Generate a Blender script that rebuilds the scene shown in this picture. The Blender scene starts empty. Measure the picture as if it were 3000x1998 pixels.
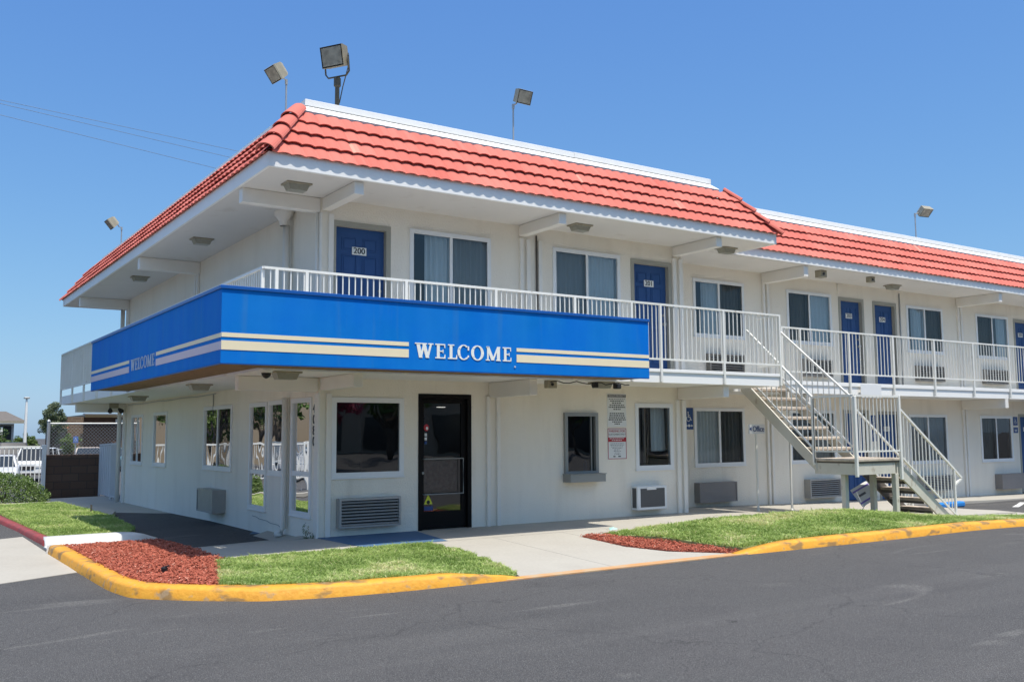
import bpy, math, random
from mathutils import Vector, Matrix, noise
random.seed(7)
R = math.radians
sc = bpy.context.scene
COL = sc.collection
# ------------------------------------------------------------------ camera, world, sun
cam = bpy.data.cameras.new('camera'); co = bpy.data.objects.new('camera', cam); COL.objects.link(co)
yaw, pitch, roll = R(-33.876), R(5.573), R(-0.394)
fw = Vector((-math.sin(yaw)*math.cos(pitch), math.cos(yaw)*math.cos(pitch), math.sin(pitch)))
rt = Vector((math.cos(yaw), math.sin(yaw), 0)); up = rt.cross(fw)
rt2 = rt*math.cos(roll)+up*math.sin(roll); up2 = -rt*math.sin(roll)+up*math.cos(roll)
m = Matrix((rt2, up2, -fw)).transposed().to_4x4(); m.translation = Vector((-5.235, -12.729, 1.427))
co.matrix_world = m
cam.sensor_fit = 'HORIZONTAL'; cam.sensor_width = 36; cam.lens = 2786.5/3000*36
cam.clip_start = 0.1; cam.clip_end = 3000
sc.camera = co
SUNDIR = Vector((0.03, -0.36, 1.0)).normalized()
elev = math.asin(SUNDIR.z); az = math.atan2(SUNDIR.x, SUNDIR.y)
w = bpy.data.worlds.new('World'); sc.world = w; w.use_nodes = True
nt = w.node_tree; bg = nt.nodes['Background']
sk = nt.nodes.new('ShaderNodeTexSky'); sk.sky_type = 'NISHITA'; sk.sun_disc = False
sk.sun_elevation = elev; sk.sun_rotation = az
sk.air_density = 1.0; sk.dust_density = 0.6; sk.ozone_density = 1.0; sk.altitude = 0
# soft shoulder per channel so the hazy horizon does not burn out: a*x/(1+x/c)
def vm(op, a, b_):
    n_ = nt.nodes.new('ShaderNodeVectorMath'); n_.operation = op
    for i_, q_ in enumerate((a, b_)):
        if isinstance(q_, tuple): n_.inputs[i_].default_value = q_
        else: nt.links.new(q_, n_.inputs[i_])
    return n_.outputs[0]
SK = 0.15*2**0.55
x_ = vm('MULTIPLY', sk.outputs[0], (SK, SK, SK))
den = vm('ADD', vm('MULTIPLY', x_, (1/3.0, 1/1.6, 1/.50)), (1.0, 1.0, 1.0))
y_ = vm('DIVIDE', vm('MULTIPLY', x_, (.365/SK, .655/SK, 1.80/SK)), den)
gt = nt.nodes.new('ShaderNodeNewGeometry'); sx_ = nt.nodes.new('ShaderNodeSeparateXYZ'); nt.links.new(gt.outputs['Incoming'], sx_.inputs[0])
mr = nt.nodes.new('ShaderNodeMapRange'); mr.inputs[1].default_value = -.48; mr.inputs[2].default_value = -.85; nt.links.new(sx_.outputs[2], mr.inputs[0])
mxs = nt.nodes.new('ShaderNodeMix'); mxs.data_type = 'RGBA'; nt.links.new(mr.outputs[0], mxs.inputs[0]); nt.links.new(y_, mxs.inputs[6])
nt.links.new(vm('MULTIPLY', sk.outputs[0], (1.12, 1.08, 1.0)), mxs.inputs[7])  # overhead sky, out of view, brightened to lift the fill in shade
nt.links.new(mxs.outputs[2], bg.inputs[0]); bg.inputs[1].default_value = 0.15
sl = bpy.data.lights.new('sun', 'SUN'); sl.energy = 2.7; sl.angle = R(0.53); sl.color = (1, .95, .86)
so = bpy.data.objects.new('sun', sl); COL.objects.link(so)
so.rotation_euler = SUNDIR.to_track_quat('Z', 'Y').to_euler()
sc.view_settings.view_transform = 'Standard'; sc.view_settings.look = 'None'
sc.view_settings.gamma = 1; sc.view_settings.exposure = 0.90
sc.cycles.max_bounces = 8; sc.cycles.transparent_max_bounces = 24

# ------------------------------------------------------------------ materials
def mat(name, col=(.5, .5, .5), rough=.6, metal=0, bump=None, var=None, spec=.5, coords='Object', extra=None):
    """bump=(scale,strength,dist)  var=(scale,amount,colour2[,detail])"""
    M = bpy.data.materials.new(name); M.use_nodes = True
    t = M.node_tree; b = t.nodes['Principled BSDF']
    b.inputs['Base Color'].default_value = (*col, 1); b.inputs['Roughness'].default_value = rough
    b.inputs['Metallic'].default_value = metal; b.inputs['Specular IOR Level'].default_value = spec
    tc = t.nodes.new('ShaderNodeTexCoord')
    last = None
    if var:
        vs = var if isinstance(var, list) else [var]
        for v in vs:
            n = t.nodes.new('ShaderNodeTexNoise'); n.inputs['Scale'].default_value = v[0]
            n.inputs['Detail'].default_value = v[3] if len(v) > 3 else 5
            if len(v) > 4:
                mp = t.nodes.new('ShaderNodeMapping'); mp.inputs['Scale'].default_value = v[4]
                t.links.new(tc.outputs[coords], mp.inputs[0]); t.links.new(mp.outputs[0], n.inputs['Vector'])
            else:
                t.links.new(tc.outputs[coords], n.inputs['Vector'])
            r = t.nodes.new('ShaderNodeMapRange')
            lo, hi = (v[5] if len(v) > 5 else (.35, .65))
            r.inputs[1].default_value = lo; r.inputs[2].default_value = hi; r.inputs[4].default_value = v[1]
            t.links.new(n.outputs['Fac'], r.inputs[0])
            mx = t.nodes.new('ShaderNodeMix'); mx.data_type = 'RGBA'
            if last: t.links.new(last, mx.inputs[6])
            else: mx.inputs[6].default_value = (*col, 1)
            mx.inputs[7].default_value = (*v[2], 1)
            t.links.new(r.outputs[0], mx.inputs[0]); last = mx.outputs[2]
        t.links.new(last, b.inputs['Base Color'])
    if bump:
        n = t.nodes.new('ShaderNodeTexNoise'); n.inputs['Scale'].default_value = bump[0]; n.inputs['Detail'].default_value = 6
        t.links.new(tc.outputs[coords], n.inputs['Vector'])
        bp = t.nodes.new('ShaderNodeBump'); bp.inputs['Strength'].default_value = bump[1]; bp.inputs['Distance'].default_value = bump[2]
        t.links.new(n.outputs['Fac'], bp.inputs['Height']); t.links.new(bp.outputs[0], b.inputs['Normal'])
    return M

def attr_mat(name, c0, c1, rough=.7, attr='tint', c2=None, transl=0, bump=None, spec=.3):
    M = bpy.data.materials.new(name); M.use_nodes = True
    t = M.node_tree; b = t.nodes['Principled BSDF']
    a = t.nodes.new('ShaderNodeAttribute'); a.attribute_name = attr
    cr = t.nodes.new('ShaderNodeValToRGB')
    cr.color_ramp.elements[0].color = (*c0, 1); cr.color_ramp.elements[1].color = (*c1, 1)
    if c2:
        cr.color_ramp.elements[1].position = .8
        e = cr.color_ramp.elements.new(1.0); e.color = (*c2, 1)
    t.links.new(a.outputs['Fac'], cr.inputs[0]); t.links.new(cr.outputs[0], b.inputs['Base Color'])
    b.inputs['Roughness'].default_value = rough; b.inputs['Specular IOR Level'].default_value = spec
    if transl:
        tr = t.nodes.new('ShaderNodeBsdfTranslucent'); t.links.new(cr.outputs[0], tr.inputs[0])
        mx = t.nodes.new('ShaderNodeMixShader'); mx.inputs[0].default_value = transl
        t.links.new(b.outputs[0], mx.inputs[1]); t.links.new(tr.outputs[0], mx.inputs[2])
        t.links.new(mx.outputs[0], t.nodes['Material Output'].inputs[0])
    if bump:
        tc = t.nodes.new('ShaderNodeTexCoord')
        n = t.nodes.new('ShaderNodeTexNoise'); n.inputs['Scale'].default_value = bump[0]
        t.links.new(tc.outputs['Object'], n.inputs['Vector'])
        bp = t.nodes.new('ShaderNodeBump'); bp.inputs['Strength'].default_value = bump[1]; bp.inputs['Distance'].default_value = bump[2]
        t.links.new(n.outputs['Fac'], bp.inputs['Height']); t.links.new(bp.outputs[0], b.inputs['Normal'])
    return M

def glass_mat(name, ior=1.65, tint=(.85, .9, .9), body=None, bodyfac=0):
    M = bpy.data.materials.new(name); M.use_nodes = True
    t = M.node_tree; t.nodes.remove(t.nodes['Principled BSDF'])
    tr = t.nodes.new('ShaderNodeBsdfTransparent'); tr.inputs[0].default_value = (*tint, 1)
    src = tr.outputs[0]
    if body:
        d = t.nodes.new('ShaderNodeBsdfDiffuse'); d.inputs[0].default_value = (*body, 1)
        m0 = t.nodes.new('ShaderNodeMixShader'); m0.inputs[0].default_value = bodyfac
        t.links.new(tr.outputs[0], m0.inputs[1]); t.links.new(d.outputs[0], m0.inputs[2]); src = m0.outputs[0]
    g = t.nodes.new('ShaderNodeBsdfGlossy'); g.inputs['Roughness'].default_value = 0.01
    tc = t.nodes.new('ShaderNodeTexCoord'); n = t.nodes.new('ShaderNodeTexNoise'); n.inputs['Scale'].default_value = 1.6; n.inputs['Detail'].default_value = 1
    t.links.new(tc.outputs['Object'], n.inputs['Vector'])
    bp = t.nodes.new('ShaderNodeBump'); bp.inputs['Strength'].default_value = .12; bp.inputs['Distance'].default_value = .03
    t.links.new(n.outputs['Fac'], bp.inputs['Height']); t.links.new(bp.outputs[0], g.inputs['Normal'])
    f = t.nodes.new('ShaderNodeFresnel'); f.inputs[0].default_value = ior
    mx = t.nodes.new('ShaderNodeMixShader')
    t.links.new(f.outputs[0], mx.inputs[0]); t.links.new(src, mx.inputs[1]); t.links.new(g.outputs[0], mx.inputs[2])
    t.links.new(mx.outputs[0], t.nodes['Material Output'].inputs[0])
    return M

def emit_mat(name, col, s):
    M = bpy.data.materials.new(name); M.use_nodes = True
    b = M.node_tree.nodes['Principled BSDF']; b.inputs['Base Color'].default_value = (*col, 1)
    b.inputs['Emission Color'].default_value = (*col, 1); b.inputs['Emission Strength'].default_value = s
    return M

K = {}
K['stucco'] = mat('stucco', (.87, .80, .68), .92, bump=(42, .6, .015), var=[(1.1, .45, (.79, .74, .63), 6), (.9, .3, (.70, .62, .51), 8, (3, 3, .5), (.50, .68)), (1.1, .4, (.62, .54, .44), 9, (3, 3, .4), (.60, .76)), (.5, .35, (.88, .83, .74), 4, (1, 1, 1), (.5, .6)), (120, .3, (.84, .78, .68), 2)], spec=.15)
K['trim'] = mat('trim_paint', (.82, .78, .71), .5, bump=(30, .12, .004), var=(3, .35, (.75, .71, .63), 6))
K['white'] = mat('white_paint', (.86, .845, .79), .45, bump=(40, .08, .003), var=(5, .25, (.72, .71, .67), 6))
K['soffit'] = mat('soffit_paint', (.72, .69, .64), .75, bump=(80, .2, .004), var=[(1.2, .5, (.66, .635, .59), 6), (2.5, .5, (.55, .50, .43), 8, (1, 1, 1), (.60, .74))])
K['fascia'] = mat('fascia_paint', (.88, .865, .82), .5, var=[(2, .25, (.80, .78, .73), 6)])
K['vinyl'] = mat('vinyl_frame', (.80, .80, .79), .35)
K['alu'] = mat('aluminium_frame', (.30, .30, .285), .45, metal=.3)
K['tile'] = attr_mat('roof_tile', (.50, .118, .088), (.68, .20, .152), .85, c2=(.76, .38, .28), bump=(60, .25, .006))
K['flash'] = mat('white_flashing', (.84, .83, .80), .5, var=(4, .3, (.72, .70, .66), 6))
K['blue'] = mat('sign_blue', (.0, .155, .60), .62, spec=.12, var=[(1.5, .7, (.0, .175, .54), 7), (.8, .5, (.012, .21, .60), 6, (4, 4, .6)), (1.2, .5, (.03, .19, .50), 8, (5, 5, .35), (.58, .72))], bump=(2.2, .25, .03))
K['bluecap'] = mat('sign_blue_trim', (.005, .09, .36), .35)
K['cream'] = mat('stripe_cream', (.86, .74, .50), .5, var=(8, .2, (.8, .66, .42)))
K['pinkst'] = mat('stripe_shaded', (.66, .56, .60), .5, var=(8, .3, (.6, .5, .52)))  # lower stripe on the side face, shade tint put into the cream
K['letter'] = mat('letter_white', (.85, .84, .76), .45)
K['letterg'] = mat('letter_blue_grey', (.42, .50, .60), .5)  # blue-grey tone for the side letters and the stud
K['wood'] = mat('soffit_plywood', (.24, .145, .06), .75, var=[(2.5, .8, (.13, .075, .03), 6, (9, 1.2, 1)), (30, .3, (.34, .22, .10), 3)])
K['door'] = mat('door_blue', (.032, .084, .225), .5, var=(3, .4, (.045, .10, .25)), spec=.2, bump=(200, .06, .002))
K['dframe'] = mat('door_frame', (.36, .34, .28), .55)
K['plate'] = mat('number_plate', (.82, .81, .76), .5)
K['black'] = mat('black_paint', (.012, .012, .014), .45)
K['anod'] = mat('dark_anodised_frame', (.006, .005, .005), .5, spec=.15)
K['glass'] = glass_mat('window_glass', 1.8, (.98, 1, 1))
K['glassd'] = glass_mat('storefront_glass', 2.3, (.55, .57, .56))
K['screen'] = glass_mat('insect_screen', 1.02, (.78, .78, .78), (.06, .065, .07), .10)
K['curt'] = mat('curtain_fabric', (.90, .92, .90), .85, var=(2, .3, (.84, .87, .86)))
K['curtd'] = mat('curtain_lining', (.48, .46, .40), .85, var=(2, .3, (.38, .36, .31)))
K['blind'] = mat('vertical_blind', (.26, .20, .17), .8)
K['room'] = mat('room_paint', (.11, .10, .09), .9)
K['lobby'] = mat('lobby_wall', (.42, .43, .39), .8)
K['acg'] = mat('ac_grille_metal', (.40, .39, .37), .45, metal=.3, var=(6, .4, (.32, .31, .29)))
K['acd'] = mat('ac_dark', (.02, .02, .02), .7)
K['acb'] = mat('ac_brown_cover', (.27, .245, .23), .6, var=(4, .4, (.22, .2, .19)))
K['acup'] = mat('ac_weathered_bronze', (.30, .28, .25), .6, var=(5, .5, (.14, .13, .115)))
K['acw'] = mat('ac_white_plastic', (.78, .78, .76), .4)
K['acmesh'] = mat('ac_coil', (.09, .09, .09), .6, bump=(400, .4, .004))
K['steel'] = mat('galvanised_steel', (.42, .43, .44), .45, metal=.55, var=(7, .4, (.34, .35, .36)))
K['bronze'] = mat('fixture_bronze', (.105, .085, .05), .5)
K['fixt'] = mat('fixture_housing', (.36, .32, .23), .5, var=(9, .4, (.22, .2, .15)))
K['lens'] = mat('lamp_lens', (.34, .30, .22), .45, var=[(11, .8, (.14, .12, .09)), (4, .5, (.42, .38, .30))])
K['ulens'] = mat('soffit_light_lens', (.34, .33, .27), .3, var=(20, .5, (.25, .24, .19)))
K['stair'] = mat('stair_steel_paint', (.62, .59, .50), .55, bump=(25, .2, .006), var=[(3, .5, (.50, .46, .37), 7), (7, .7, (.30, .22, .14), 8, (1, 1, .6), (.60, .70))])
K['tread'] = mat('concrete_tread', (.56, .48, .39), .85, bump=(60, .4, .01), var=[(6, .8, (.32, .25, .18), 7), (22, .5, (.58, .50, .40), 4)])
K['dsteel'] = mat('stair_dark_steel', (.10, .085, .07), .6)
K['rail'] = mat('railing_paint', (.80, .785, .72), .45, var=[(3, .35, (.68, .65, .56), 6), (11, .6, (.40, .33, .24), 7, (1, 1, .5), (.66, .74))])
K['conc'] = mat('concrete', (.40, .375, .32), .9, bump=(40, .3, .006), var=[(1.3, .5, (.35, .32, .27), 7), (30, .35, (.47, .435, .375), 4), (.7, .4, (.29, .265, .22), 8, (1, 1, 1), (.6, .8))])
K['bluep'] = mat('blue_pavement_paint', (.045, .125, .25), .75, var=[(3, .6, (.07, .13, .21), 7), (25, .4, (.10, .17, .28), 3)], bump=(40, .2, .004))
K['yel'] = mat('yellow_curb_paint', (.72, .335, .025), .65, bump=(25, .5, .012), var=[(2.2, .7, (.60, .25, .02), 7), (18, .5, (.78, .40, .04), 4), (3.2, .8, (.20, .13, .06), 9, (1, 1, 2.5), (.55, .64)), (9, .7, (.35, .25, .15), 6, (1, 1, 1), (.60, .68))])
K['orange'] = mat('worn_orange_paint', (.55, .27, .10), .8, bump=(40, .3, .005), var=[(6, .8, (.48, .36, .22), 8)])
K['redp'] = mat('red_curb_paint', (.34, .05, .045), .65, bump=(25, .4, .01), var=[(4, .7, (.16, .05, .04), 8)])
K['whitec'] = mat('white_curb_paint', (.72, .71, .68), .7, bump=(30, .3, .006), var=(3, .4, (.58, .56, .52), 7))
K['block'] = None
K['soil'] = mat('lawn_soil', (.26, .32, .12), .95, var=(6, .8, (.20, .22, .09), 6))
K['mulchb'] = mat('mulch_base', (.18, .042, .026), .95)
K['grass'] = attr_mat('grass_blade', (.20, .30, .07), (.46, .58, .18), .6, c2=(.70, .66, .36), transl=.4)
K['chip'] = attr_mat('mulch_chip', (.27, .062, .036), (.56, .165, .10), .85, c2=(.62, .32, .23))
K['bark'] = mat('bark', (.12, .09, .065), .9, bump=(20, .6, .03))
for n_, a_, b_, c_ in (('leaf_g', (.03, .07, .012), (.10, .17, .03), (.17, .24, .06)), ('leaf_o', (.075, .10, .045), (.20, .24, .12), (.30, .32, .20)), ('leaf_b', (.07, .12, .025), (.20, .29, .08), (.32, .38, .16)), ('leaf_p', (.30, .02, .07), (.50, .05, .14), (.6, .1, .2))):
    K[n_] = attr_mat(n_, a_, b_, .5, c2=c_, transl=.25, spec=.4)
K['hc'] = mat('sign_navy', (.012, .055, .20), .4)
K['signw'] = mat('sign_white', (.74, .74, .72), .45)
K['signr'] = mat('sign_red', (.42, .02, .03), .45)
K['signg'] = mat('sign_text_grey', (.12, .12, .13), .5)
K['gate'] = mat('gate_sheet', (.60, .61, .61), .5, bump=(8, .15, .01))
K['purple'] = mat('sign_purple', (.20, .15, .50), .5)
K['bstop'] = mat('wheel_stop_blue', (.02, .20, .55), .6)
K['cable'] = mat('cable_black', (.10, .13, .17), .5)
K['ywarn'] = mat('warning_yellow', (.72, .70, .04), .5)
K['grav'] = mat('roof_membrane', (.45, .44, .42), .9)

def asphalt_mat():
    M = mat('asphalt', (.078, .075, .073), .88, spec=.3)
    t = M.node_tree; b = t.nodes['Principled BSDF']; tc = t.nodes.new('ShaderNodeTexCoord')
    def N(scale, det=6, msc=None, rot=0, dist=0):
        n = t.nodes.new('ShaderNodeTexNoise'); n.inputs['Scale'].default_value = scale; n.inputs['Detail'].default_value = det
        n.inputs['Distortion'].default_value = dist
        if msc:
            mp = t.nodes.new('ShaderNodeMapping'); mp.inputs['Scale'].default_value = msc; mp.inputs['Rotation'].default_value = (0, 0, rot)
            t.links.new(tc.outputs['Object'], mp.inputs[0]); t.links.new(mp.outputs[0], n.inputs['Vector'])
        else: t.links.new(tc.outputs['Object'], n.inputs['Vector'])
        return n.outputs['Fac']
    def mixc(prev, fac, lo, hi, amt, col):
        r = t.nodes.new('ShaderNodeMapRange'); r.inputs[1].default_value = lo; r.inputs[2].default_value = hi; r.inputs[4].default_value = amt
        t.links.new(fac, r.inputs[0]); mx = t.nodes.new('ShaderNodeMix'); mx.data_type = 'RGBA'
        if prev: t.links.new(prev, mx.inputs[6])
        else: mx.inputs[6].default_value = (.064, .062, .061, 1)
        mx.inputs[7].default_value = (*col, 1); t.links.new(r.outputs[0], mx.inputs[0]); return mx.outputs[2]
    def mul(p, q):
        m_ = t.nodes.new('ShaderNodeMath'); m_.operation = 'MULTIPLY'; t.links.new(p, m_.inputs[0]); t.links.new(q, m_.inputs[1]); return m_.outputs[0]
    def ramp(f, lo, hi):
        r = t.nodes.new('ShaderNodeMapRange'); r.inputs[1].default_value = lo; r.inputs[2].default_value = hi; t.links.new(f, r.inputs[0]); return r.outputs[0]
    grit = ramp(N(70, 4), .35, .6)
    c = mixc(None, N(.22, 7), .38, .62, .8, (.074, .071, .069))
    c = mixc(c, N(.9, 8, None, 0, .4), .50, .66, .55, (.052, .050, .050))
    c = mixc(c, mul(ramp(N(.55, 8, (.22, 1.9, 1), .42, .5), .58, .74), grit), 0, 1, .40, (.17, .162, .15))
    c = mixc(c, mul(ramp(N(.5, 8, (.16, 2.3, 1), -.30, .6), .57, .72), grit), 0, 1, .65, (.036, .035, .035))
    c = mixc(c, mul(ramp(N(.8, 7, (.4, 1.6, 1), .1, 1.6), .63, .72), grit), 0, 1, .5, (.22, .21, .19))
    c = mixc(c, ramp(N(2.6, 5, None, 0, .3), .70, .76), 0, 1, .75, (.022, .021, .021))
    c = mixc(c, N(140, 2), .52, .66, .8, (.21, .205, .195))
    c = mixc(c, N(105, 2), .55, .68, .7, (.030, .029, .029))
    v = t.nodes.new('ShaderNodeTexVoronoi'); v.inputs['Scale'].default_value = 1.3
    t.links.new(tc.outputs['Object'], v.inputs['Vector'])
    r = t.nodes.new('ShaderNodeMapRange'); r.inputs[1].default_value = .030; r.inputs[2].default_value = .016; r.inputs[3].default_value = 0; r.inputs[4].default_value = .6
    t.links.new(v.outputs['Distance'], r.inputs[0])
    mx = t.nodes.new('ShaderNodeMix'); mx.data_type = 'RGBA'; t.links.new(c, mx.inputs[6]); mx.inputs[7].default_value = (.5, .49, .47, 1); t.links.new(r.outputs[0], mx.inputs[0])
    v2 = t.nodes.new('ShaderNodeTexVoronoi'); v2.feature = 'DISTANCE_TO_EDGE'; v2.inputs['Scale'].default_value = .28
    n2 = t.nodes.new('ShaderNodeTexNoise'); n2.inputs['Scale'].default_value = 1.5; n2.inputs['Detail'].default_value = 8
    t.links.new(tc.outputs['Object'], n2.inputs['Vector'])
    ad = t.nodes.new('ShaderNodeMix'); ad.data_type = 'RGBA'; ad.blend_type = 'ADD'; ad.inputs[0].default_value = .9
    t.links.new(tc.outputs['Object'], ad.inputs[6]); t.links.new(n2.outputs['Color'], ad.inputs[7]); t.links.new(ad.outputs[2], v2.inputs['Vector'])
    r2 = t.nodes.new('ShaderNodeMapRange'); r2.inputs[1].default_value = .004; r2.inputs[2].default_value = .0015; r2.inputs[4].default_value = .3
    t.links.new(v2.outputs['Distance'], r2.inputs[0])
    mx2 = t.nodes.new('ShaderNodeMix'); mx2.data_type = 'RGBA'; t.links.new(mx.outputs[2], mx2.inputs[6]); mx2.inputs[7].default_value = (.02, .02, .02, 1); t.links.new(r2.outputs[0], mx2.inputs[0])
    t.links.new(mx2.outputs[2], b.inputs['Base Color'])
    n = t.nodes.new('ShaderNodeTexNoise'); n.inputs['Scale'].default_value = 130; n.inputs['Detail'].default_value = 5
    t.links.new(tc.outputs['Object'], n.inputs['Vector'])
    bp = t.nodes.new('ShaderNodeBump'); bp.inputs['Strength'].default_value = .55; bp.inputs['Distance'].default_value = .012
    t.links.new(n.outputs['Fac'], bp.inputs['Height']); t.links.new(bp.outputs[0], b.inputs['Normal'])
    return M
K['asphalt'] = asphalt_mat()

def brick_mat(name, c1, c2, mortar, bw, bh, ms=.02, axis='XZ'):
    M = bpy.data.materials.new(name); M.use_nodes = True
    t = M.node_tree; b = t.nodes['Principled BSDF']; b.inputs['Roughness'].default_value = .9
    tc = t.nodes.new('ShaderNodeTexCoord'); s = t.nodes.new('ShaderNodeSeparateXYZ'); c = t.nodes.new('ShaderNodeCombineXYZ')
    t.links.new(tc.outputs['Object'], s.inputs[0]); t.links.new(s.outputs[0 if axis[0] == 'X' else 1], c.inputs[0]); t.links.new(s.outputs[2], c.inputs[1])
    br = t.nodes.new('ShaderNodeTexBrick'); br.inputs['Scale'].default_value = 1
    br.inputs['Brick Width'].default_value = bw; br.inputs['Row Height'].default_value = bh; br.inputs['Mortar Size'].default_value = ms
    br.inputs['Color1'].default_value = (*c1, 1); br.inputs['Color2'].default_value = (*c2, 1); br.inputs['Mortar'].default_value = (*mortar, 1)
    t.links.new(c.outputs[0], br.inputs['Vector']); t.links.new(br.outputs['Color'], b.inputs['Base Color'])
    bp = t.nodes.new('ShaderNodeBump'); bp.inputs['Strength'].default_value = .5; bp.inputs['Distance'].default_value = .01; bp.invert = True
    t.links.new(br.outputs['Fac'], bp.inputs['Height']); t.links.new(bp.outputs[0], b.inputs['Normal'])
    return M
K['block'] = brick_mat('concrete_block', (.10, .058, .038), (.13, .078, .052), (.075, .05, .038), .42, .21, .012)
K['brick'] = brick_mat('far_brick', (.13, .085, .05), (.18, .12, .075), (.22, .17, .12), .6, .2, .02)
K['brickd'] = brick_mat('far_brick_dark', (.10, .055, .035), (.13, .07, .045), (.09, .06, .045), .6, .2, .02)

# ------------------------------------------------------------------ mesh builder
OFF = {}
def tag(o, label=None, cat=None, group=None, kind=None):
    if label: o['label'] = label
    if cat: o['category'] = cat
    if group: o['group'] = group
    if kind: o['kind'] = kind
    return o
def empty(name, loc, label, cat, group=None):
    o = bpy.data.objects.new(name, None); COL.objects.link(o); o.location = loc; o.empty_display_size = .2
    OFF[o.name] = Vector(loc); return tag(o, label, cat, group)

class MB:
    def __init__(s): s.v = []; s.f = []; s.m = []; s.t = None
    def add(s, vs, fs, mi=0):
        o = len(s.v); s.v.extend([tuple(p) for p in vs])
        for f in fs: s.f.append(tuple(i+o for i in f)); s.m.append(mi)
        return s
    def box(s, x0, x1, y0, y1, z0, z1, mi=0):
        return s.add([(x, y, z) for z in (z0, z1) for y in (y0, y1) for x in (x0, x1)],
                     [(0, 2, 3, 1), (4, 5, 7, 6), (0, 1, 5, 4), (2, 6, 7, 3), (0, 4, 6, 2), (1, 3, 7, 5)], mi)
    def bbox(s, x0, x1, y0, y1, z0, z1, b=.01, mi=0):   # box with chamfered long edges (all 12)
        xs = (x0, x0+b, x1-b, x1); ys = (y0, y0+b, y1-b, y1); zs = (z0, z0+b, z1-b, z1)
        pts = []; idx = {}
        for i in (0, 3):
            for j in (0, 3):
                for k in (0, 3):
                    ii = 1 if i == 0 else 2; jj = 1 if j == 0 else 2; kk = 1 if k == 0 else 2
                    for a, p in (('x', (xs[i], ys[jj], zs[kk])), ('y', (xs[ii], ys[j], zs[kk])), ('z', (xs[ii], ys[jj], zs[k]))):
                        idx[(a, i, j, k)] = len(pts); pts.append(p)
        F = []
        for a, o1, o2 in (('x', 1, 2), ('y', 0, 2), ('z', 0, 1)):
            ax = 'xyz'.index(a)
            for e in (0, 3):
                q = []
                for u, v_ in ((0, 0), (3, 0), (3, 3), (0, 3)):
                    c = [0, 0, 0]; c[ax] = e; c[o1] = u; c[o2] = v_; q.append(idx[(a, *c)])
                F.append(tuple(q))
        for ax in range(3):     # edges along axis ax
            a1, a2 = [q for q in range(3) if q != ax]
            for u in (0, 3):
                for v_ in (0, 3):
                    q = []
                    for e in (0, 3):
                        c = [0, 0, 0]; c[ax] = e; c[a1] = u; c[a2] = v_
                        q.append((idx[('xyz'[a1], *c)], idx[('xyz'[a2], *c)]))
                    F.append((q[0][0], q[1][0], q[1][1], q[0][1]))
        for i in (0, 3):
            for j in (0, 3):
                for k in (0, 3): F.append((idx[('x', i, j, k)], idx[('y', i, j, k)], idx[('z', i, j, k)]))
        return s.add(pts, F, mi)
    def bar(s, p0, p1, w, h, mi=0, upv=(0, 0, 1)):
        p0 = Vector(p0); p1 = Vector(p1); d = (p1-p0).normalized(); u = Vector(upv)
        if abs(d.dot(u)) > .99: u = Vector((0, 1, 0))
        r = d.cross(u).normalized(); u = r.cross(d)
        vs = []
        for p in (p0, p1):
            for a, b in ((-1, -1), (1, -1), (1, 1), (-1, 1)): vs.append(p+r*(a*w/2)+u*(b*h/2))
        return s.add(vs, [(0, 1, 2, 3), (7, 6, 5, 4), (0, 4, 5, 1), (1, 5, 6, 2), (2, 6, 7, 3), (3, 7, 4, 0)], mi)
    def tube(s, pts, r, n=8, mi=0, caps=True):
        pts = [Vector(p) for p in pts]; rr = r if isinstance(r, (list, tuple)) else [r]*len(pts)
        rings = []
        for i, p in enumerate(pts):
            d = (pts[min(i+1, len(pts)-1)]-pts[max(i-1, 0)]).normalized()
            a = Vector((0, 0, 1)) if abs(d.z) < .95 else Vector((1, 0, 0))
            x = d.cross(a).normalized(); y = d.cross(x)
            rings.append([p+(x*math.cos(2*math.pi*k/n)+y*math.sin(2*math.pi*k/n))*rr[i] for k in range(n)])
        vs = [q for g in rings for q in g]; F = []
        for i in range(len(pts)-1):
            for k in range(n): F.append((i*n+k, i*n+(k+1) % n, (i+1)*n+(k+1) % n, (i+1)*n+k))
        if caps: F.append(tuple(range(n))[::-1]); F.append(tuple((len(pts)-1)*n+k for k in range(n)))
        return s.add(vs, F, mi)
    def prism(s, poly, fn, d0, d1, mi=0):   # poly 2D, fn(u,v,d)->xyz
        n = len(poly); vs = [fn(u, v, d0) for u, v in poly]+[fn(u, v, d1) for u, v in poly]
        F = [tuple(range(n)), tuple(range(2*n-1, n-1, -1))]+[(i, i+n, (i+1) % n+n, (i+1) % n) for i in range(n)]
        return s.add(vs, F, mi)
    def quad(s, a, b, c, d, mi=0): return s.add([a, b, c, d], [(0, 1, 2, 3)], mi)
    def build(s, name, mats, parent=None, smooth=False, tints=None, off=None):
        o_ = off if off is not None else (OFF.get(parent.name, Vector((0, 0, 0))) if parent else Vector((0, 0, 0)))
        me = bpy.data.meshes.new(name)
        me.from_pydata([(p[0]-o_[0], p[1]-o_[1], p[2]-o_[2]) for p in s.v], [], s.f)
        if not isinstance(mats, (list, tuple)): mats = [mats]
        for q in mats: me.materials.append(q)
        if len(mats) > 1: me.polygons.foreach_set('material_index', s.m)
        if smooth: me.polygons.foreach_set('use_smooth', [True]*len(s.f))
        if tints is not None:
            a = me.attributes.new('tint', 'FLOAT', 'POINT'); a.data.foreach_set('value', tints)
        me.update()
        ob = bpy.data.objects.new(name, me); COL.objects.link(ob)
        if parent: ob.parent = parent; OFF[ob.name] = Vector(o_)
        else: OFF[ob.name] = Vector((0, 0, 0))
        return ob
def copytree(o, parent=None):
    c = o.copy(); COL.objects.link(c); c.parent = parent
    for ch in o.children: copytree(ch, c)
    return c
def lerp(a, b, t): return a+(b-a)*t
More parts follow.
